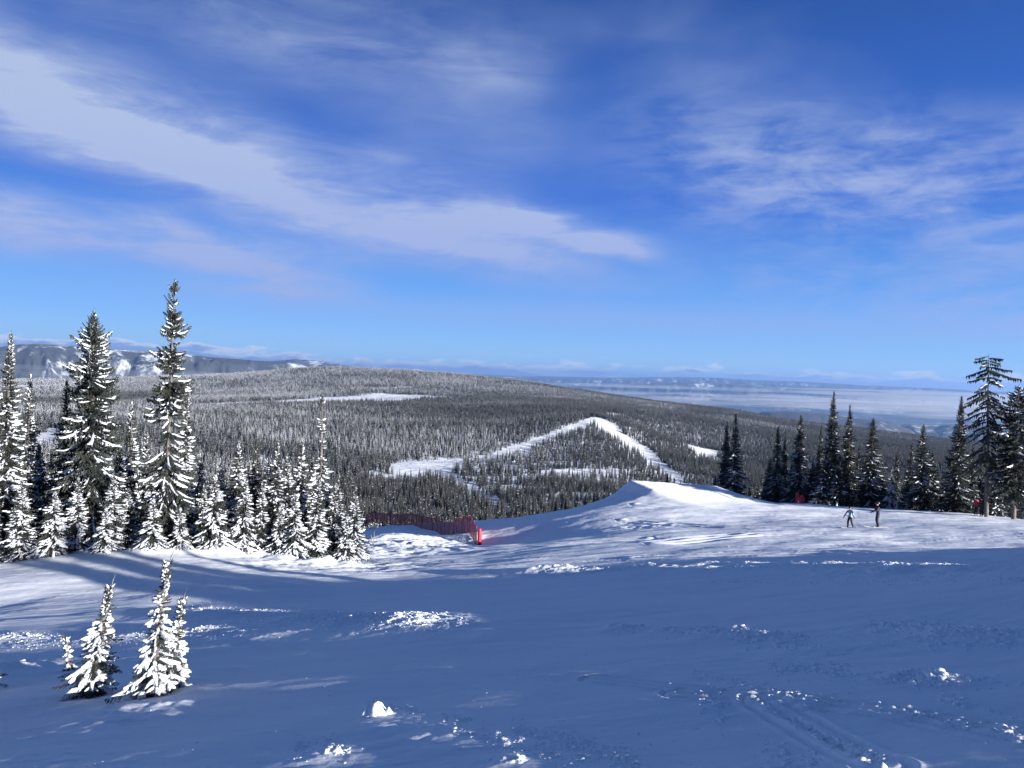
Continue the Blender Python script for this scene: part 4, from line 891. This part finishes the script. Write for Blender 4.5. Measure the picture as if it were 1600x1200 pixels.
def person(px, py, d, H, face, pose, mats, label, rotz, helmet=True, skis='ski', hood=False, bag=None):
    """figure faces local +x; pose gives elbow/hand/foot points for the two sides in units of height"""
    p = W(px, py, d); x, y = p.x, d; z = surf(x, y)
    root = link(bpy.data.objects.new('person', None)); root.location = (x, y, z + .035); root.rotation_euler = (0, 0, R(rotz)); tag(root, label, 'person')
    h = H; jt = []; ed = []
    def J(x, y, z, r, par=None, r2=None):
        jt.append((x * h, y * h, z * h, r * h) + ((r2 * h,) if r2 else ())); 
        if par is not None: ed.append((par, len(jt) - 1))
        return len(jt) - 1
    ln = pose.get('lean', 0.0)
    pel = J(0, 0, .50, .088); wa = J(ln * .25, 0, .60, .082, pel); ch = J(ln * .7, 0, .72, .098, wa); sh = J(ln, 0, .80, .080, ch); nk = J(ln + .008, 0, .845, .042, sh)
    hd0 = J(ln + .012, 0, .885, .052, nk); hd = J(ln + .014, 0, .935, .060, hd0); J(ln + .008, 0, .975, .042, hd); J(ln + .075, 0, .912, .010, hd0)
    gl = []
    for sd, (el, ha) in zip((1, -1), pose['arms']):
        s_ = J(ln, sd * .095, .795, .050, sh); e = J(*el, .036, s_); w = J(*ha, .027, e); gl.append(w)
        dv = np.array(ha) - np.array(el); dv /= np.linalg.norm(dv); sv = np.cross(dv, [0, 0, 1.]); sv /= np.linalg.norm(sv) + 1e-6; uv = np.cross(sv, dv)
        pc = np.array(ha) + dv * .035; pm = J(*pc, .024, w, .018); gl.append(pm)
        for k in range(4):
            o_ = sv * (k - 1.5) * .013; a = pc + dv * .028 + o_; f1 = J(*a, .0075, pm); b_ = a + dv * .022 * (1, 1.2, 1.1, .85)[k] - uv * .014; f2 = J(*b_, .0068, f1); gl += [f1, f2]
        a = pc + sv * -.028 * sd + dv * .006; t1 = J(*a, .009, pm); t2 = J(*(a + dv * .02), .008, t1); gl += [t1, t2]
    boots = []
    for sd, (kn, an) in zip((1, -1), pose['legs']):
        hp = J(0, sd * .048, .475, .068, pel); k = J(*kn, .050, hp); a = J(*an, .040, k); b1 = J(an[0] - .012, an[1], .028, .032, a); b2 = J(an[0] + .085, an[1], .022, .024, b1); boots += [b1, b2]; last = (an[0], an[1])
    def zones(c, j):
        if j in gl: return 3
        if j in boots: return 4
        if c[2] > .862 * h: return 2
        return 0 if c[2] > (.49 * h) else 1
    body = skin_body('body', jt, ed, mats, zones); new('body', body, root)
    if helmet or hood:
        b = Buf(); th = np.linspace(0, np.pi * .62, 9); ph = np.linspace(0, 2 * np.pi, 20, endpoint=False); T, Pp = np.meshgrid(th, ph, indexing='ij'); r_ = .078 * h
        V = np.stack([np.sin(T) * np.cos(Pp) * r_ * 1.12 - .008 * h, np.sin(T) * np.sin(Pp) * r_ * .98, np.cos(T) * r_ * 1.02], -1)
        V[..., 2] += np.where(np.cos(Pp) > .3, np.clip(T - 1.4, 0, 1) * r_ * .9, 0)
        b.add(V.reshape(-1, 3), grid_faces(9, 20, True)); o = new('helmet' if helmet else 'hood', b.mesh('helmet', M_PLAST if helmet else mats[0]), root); o.location = ((ln + .012) * h, 0, .935 * h)
        b = Buf(); a = np.linspace(-1.1, 1.1, 9); V = np.array([[(np.cos(t) * r_ * k), np.sin(t) * r_ * .95 * k / 1.1, zz * h] for zz in (-.016, .018) for k in (1.12, 1.2) for t in a])
        f = [(i, i + 1, 18 + i + 1, 18 + i) for i in range(8)] + [(9 + i + 1, 9 + i, 27 + i, 27 + i + 1) for i in range(8)] + [(i + 1, i, 9 + i, 9 + i + 1) for i in range(8)] + [(18 + i, 18 + i + 1, 27 + i + 1, 27 + i) for i in range(8)]
        b.add(V, f); o = new('goggles', b.mesh('goggles', flat('goggle_lens', (.05, .05, .06), .1)), root); o.location = ((ln + .012) * h, 0, .935 * h)
    if bag is not None:
        b = Buf(); zz = np.linspace(.56, .80, 7); tube(b, np.c_[np.full(7, -.10), zz * 0, zz] * h, np.array([.03, .06, .07, .072, .068, .055, .02]) * h, 12); new('backpack', b.mesh('backpack', bag), root)
    if skis:
        for sd, (kn, an) in zip((1, -1), pose['legs']):
            L0, L1 = (-.42, .55) if skis == 'ski' else (-.28, .42)
            b = Buf(); xs = np.linspace(L0, L1, 12) * h + an[0] * h; tip = np.clip((xs - (an[0] + L1 - .14) * h) / (.14 * h), 0, 1) ** 2 * .06 * h
            hw = .024 * h * np.where(xs > xs[-2], .4, 1)
            V = np.array([[xx, an[1] * h + s_ * w_, -.022 + t_ + zz] for xx, w_, t_ in zip(xs, hw, tip) for s_, zz in ((-1, 0), (1, 0), (1, .018), (-1, .018))])
            b.add(V, grid_faces(12, 4, True)); b.add(V[:4], [(3, 2, 1, 0)]); b.add(V[-4:], [(0, 1, 2, 3)]); new('ski', b.mesh('ski', M_SKI), root)
    return root
st = [((.045, .06, .28), (-.01, .065, .07)), ((.035, -.06, .28), (-.015, -.065, .07))]
person(1371, 828, 54.5, 1.80, 0, dict(lean=.02, arms=[((.10, .15, .66), (.25, .12, .655)), ((.07, -.15, .62), (.18, -.13, .565))], legs=st), [M_BLACK, M_NAVY, M_SKIN, M_BLACK, M_BLACK],
       'adult skier all in black facing left with both forearms held out in front', 172)
person(1328, 825, 55.5, 1.50, 0, dict(lean=.03, arms=[((.05, .17, .66), (.04, .22, .52)), ((.10, -.17, .64), (.20, -.20, .50))], legs=[((.05, .10, .28), (-.02, .13, .07)), ((.06, -.07, .29), (.03, -.10, .07))]), [M_LIGHT, M_BLACK, M_SKIN, M_NAVY, M_BLACK],
       'smaller skier in pale jacket and dark trousers, legs apart, arm reaching out left', 215, bag=M_TEAL)
stand = [((.02, .05, .27), (0, .055, .07)), ((.02, -.05, .27), (0, -.055, .07))]
person(1524.5, 811, 70, 1.60, 0, dict(lean=0, arms=[((0, .15, .64), (.06, .14, .52)), ((0, -.15, .64), (.06, -.14, .52))], legs=stand), [M_REDC, M_BLACK, M_SKIN, M_BLACK, M_BLACK],
       'person in a red jacket standing beside the bare trunk of the old conifer', 250, skis='')
person(1533.5, 811, 69.5, 1.68, 0, dict(lean=.02, arms=[((.04, .15, .64), (.12, .13, .56)), ((.02, -.15, .64), (.09, -.12, .53))], legs=stand), [M_BLACK, M_BLACK, M_SKIN, M_BLACK, M_BLACK],
       'person in dark clothes standing right beside the person in red', 200, skis='')
# ------------------------------------------------------------------ loose snow
ICO_V = None
def blob(rng, r, fl=.7):
    global ICO_V
    t = (1 + 5 ** .5) / 2
    V = np.array([(-1, t, 0), (1, t, 0), (-1, -t, 0), (1, -t, 0), (0, -1, t), (0, 1, t), (0, -1, -t), (0, 1, -t), (t, 0, -1), (t, 0, 1), (-t, 0, -1), (-t, 0, 1)]) / 1.9
    Fc = [(0, 11, 5), (0, 5, 1), (0, 1, 7), (0, 7, 10), (0, 10, 11), (1, 5, 9), (5, 11, 4), (11, 10, 2), (10, 7, 6), (7, 1, 8), (3, 9, 4), (3, 4, 2), (3, 2, 6), (3, 6, 8), (3, 8, 9), (4, 9, 5), (2, 4, 11), (6, 2, 10), (8, 6, 7), (9, 8, 1)]
    V = V * rng.uniform(.7, 1.3, (12, 1)) * np.array([r * rng.uniform(.8, 1.4), r * rng.uniform(.8, 1.3), r * fl * rng.uniform(.7, 1.2)])
    a = rng.uniform(0, 6.28); c, s = math.cos(a), math.sin(a); V = V @ np.array([[c, s, 0], [-s, c, 0], [0, 0, 1]]); return V, Fc
def crumbs():
    rng = np.random.default_rng(17); b = Buf()
    def put(px, py, r):
        x, y = to_ground(px, py, n=500); pos.append((x, y, r))
    pos = []
    lines = [([(300, 962), (420, 966), (560, 974), (700, 979)], 4200, 7, .0115), ([(0, 1002), (120, 1004), (300, 992), (380, 998)], 1500, 6, .010), ([(860, 893), (1000, 892), (1250, 890), (1600, 893)], 3800, 2.6, .010), ([(1050, 905), (1300, 912), (1600, 908)], 120, 3, .026), ([(960, 986), (1060, 990), (1120, 994)], 60, 4, .020), ([(1130, 995), (1180, 1001), (1300, 1004)], 110, 6, .026), ([(1360, 978), (1420, 988), (1500, 990), (1600, 992)], 150, 9, .026), ([(1380, 1002), (1600, 1008)], 60, 6, .022),
             ([(1190, 1100), (1220, 1120), (1262, 1142), (1320, 1172), (1380, 1198)], 260, 4, .020), ([(1080, 1052), (1180, 1075), (1300, 1100), (1440, 1122), (1600, 1150)], 170, 5, .016), ([(1200, 1042), (1290, 1048), (1400, 1064), (1500, 1068), (1600, 1072)], 150, 7, .020),
             ([(1440, 1058), (1475, 1066)], 60, 5, .030), ([(1470, 1095), (1560, 1112), (1600, 1120)], 50, 4, .015), ([(1550, 1148), (1600, 1162)], 40, 3, .016), ([(590, 1108), (640, 1112), (670, 1116)], 50, 4, .016), ([(690, 1126), (735, 1128)], 40, 4, .015),
             ([(710, 1142), (780, 1160), (880, 1188), (920, 1199)], 120, 5, .013), ([(800, 1140), (880, 1160), (1000, 1195)], 200, 9, .014), ([(460, 1175), (500, 1160), (550, 1180)], 60, 8, .015), ([(620, 974), (700, 978), (742, 980)], 60, 3, .018), ([(1080, 1085), (1140, 1115), (1120, 1130)], 80, 14, .014),
             ([(1180, 1165), (1240, 1185), (1290, 1190)], 50, 10, .013)]
    for L, n, sp, r in lines:
        P = np.array(L, float); cum = np.r_[0, np.cumsum(np.hypot(*np.diff(P, axis=0).T))]
        cl = rng.uniform(0, cum[-1], max(3, n // 14 if n < 400 else n // 8))
        for i in range(n * 3 if n < 400 else n):
            s = (rng.choice(cl) + rng.normal(0, cum[-1] * .035)) if rng.random() < .7 else rng.uniform(0, cum[-1]); s = min(max(s, 0), cum[-1])
            put(np.interp(s, cum, P[:, 0]), np.interp(s, cum, P[:, 1]) + rng.normal(0, sp), r * min(2.4, rng.lognormal(-.15, .5)) * (.78 if n < 400 else 1))
    for i in range(500): put(rng.uniform(0, 1600), rng.uniform(960, 1199), .006 * rng.lognormal(0, .5))
    P = np.array(pos); Z = near_z(P[:, 0], P[:, 1]) + near_detail(P[:, 0], P[:, 1])
    for (x, y, r), z in zip(pos, Z):
        V, Fc = blob(rng, r); b.add(V + [x, y, z + r * .05], Fc)
    tag(new('snow_crumbs', b.mesh('snow_crumbs', M_SNOW)), kind='stuff')
crumbs()
def lump(px, py, w, h, label, seed, sk=.3):
    x, y = to_ground(px, py); z = surf(x, y); n = 26; g = np.linspace(-1, 1, n); X, Y = np.meshgrid(g, g, indexing='xy'); rad = np.hypot(X, Y)
    f = np.clip(1 - rad ** 2.4, 0, 1) ** .9 * np.clip(.75 + 1.5 * fbm(X * 1.8 + seed, Y * 1.8, 5, seed, .6), .05, 2) * (1 + sk * X)
    V = np.stack([X * w, Y * w * .8, f * h - .02], -1).reshape(-1, 3); o = new('snow_lump', mesh_np('snow_lump', V, [grid_faces(n, n)], M_SNOW)); o.location = (x, y, z)
    sl = (surf(x + .1, y) - surf(x - .1, y)) / .2; o.rotation_euler = (math.atan((surf(x, y + .1) - surf(x, y - .1)) / .2), -math.atan(sl), 0)
    tag(o, label, 'snow lump')
lump(592, 1120, .19, .12, 'sunlit upturned slab of snow, highest of the loose lumps in the foreground', 31, -.35)
lump(518, 1182, .10, .06, 'small rounded lump of snow near the bottom edge, left of centre', 34)
lump(800, 1192, .14, .045, 'low ragged lump of churned snow at the bottom edge, centre', 37)
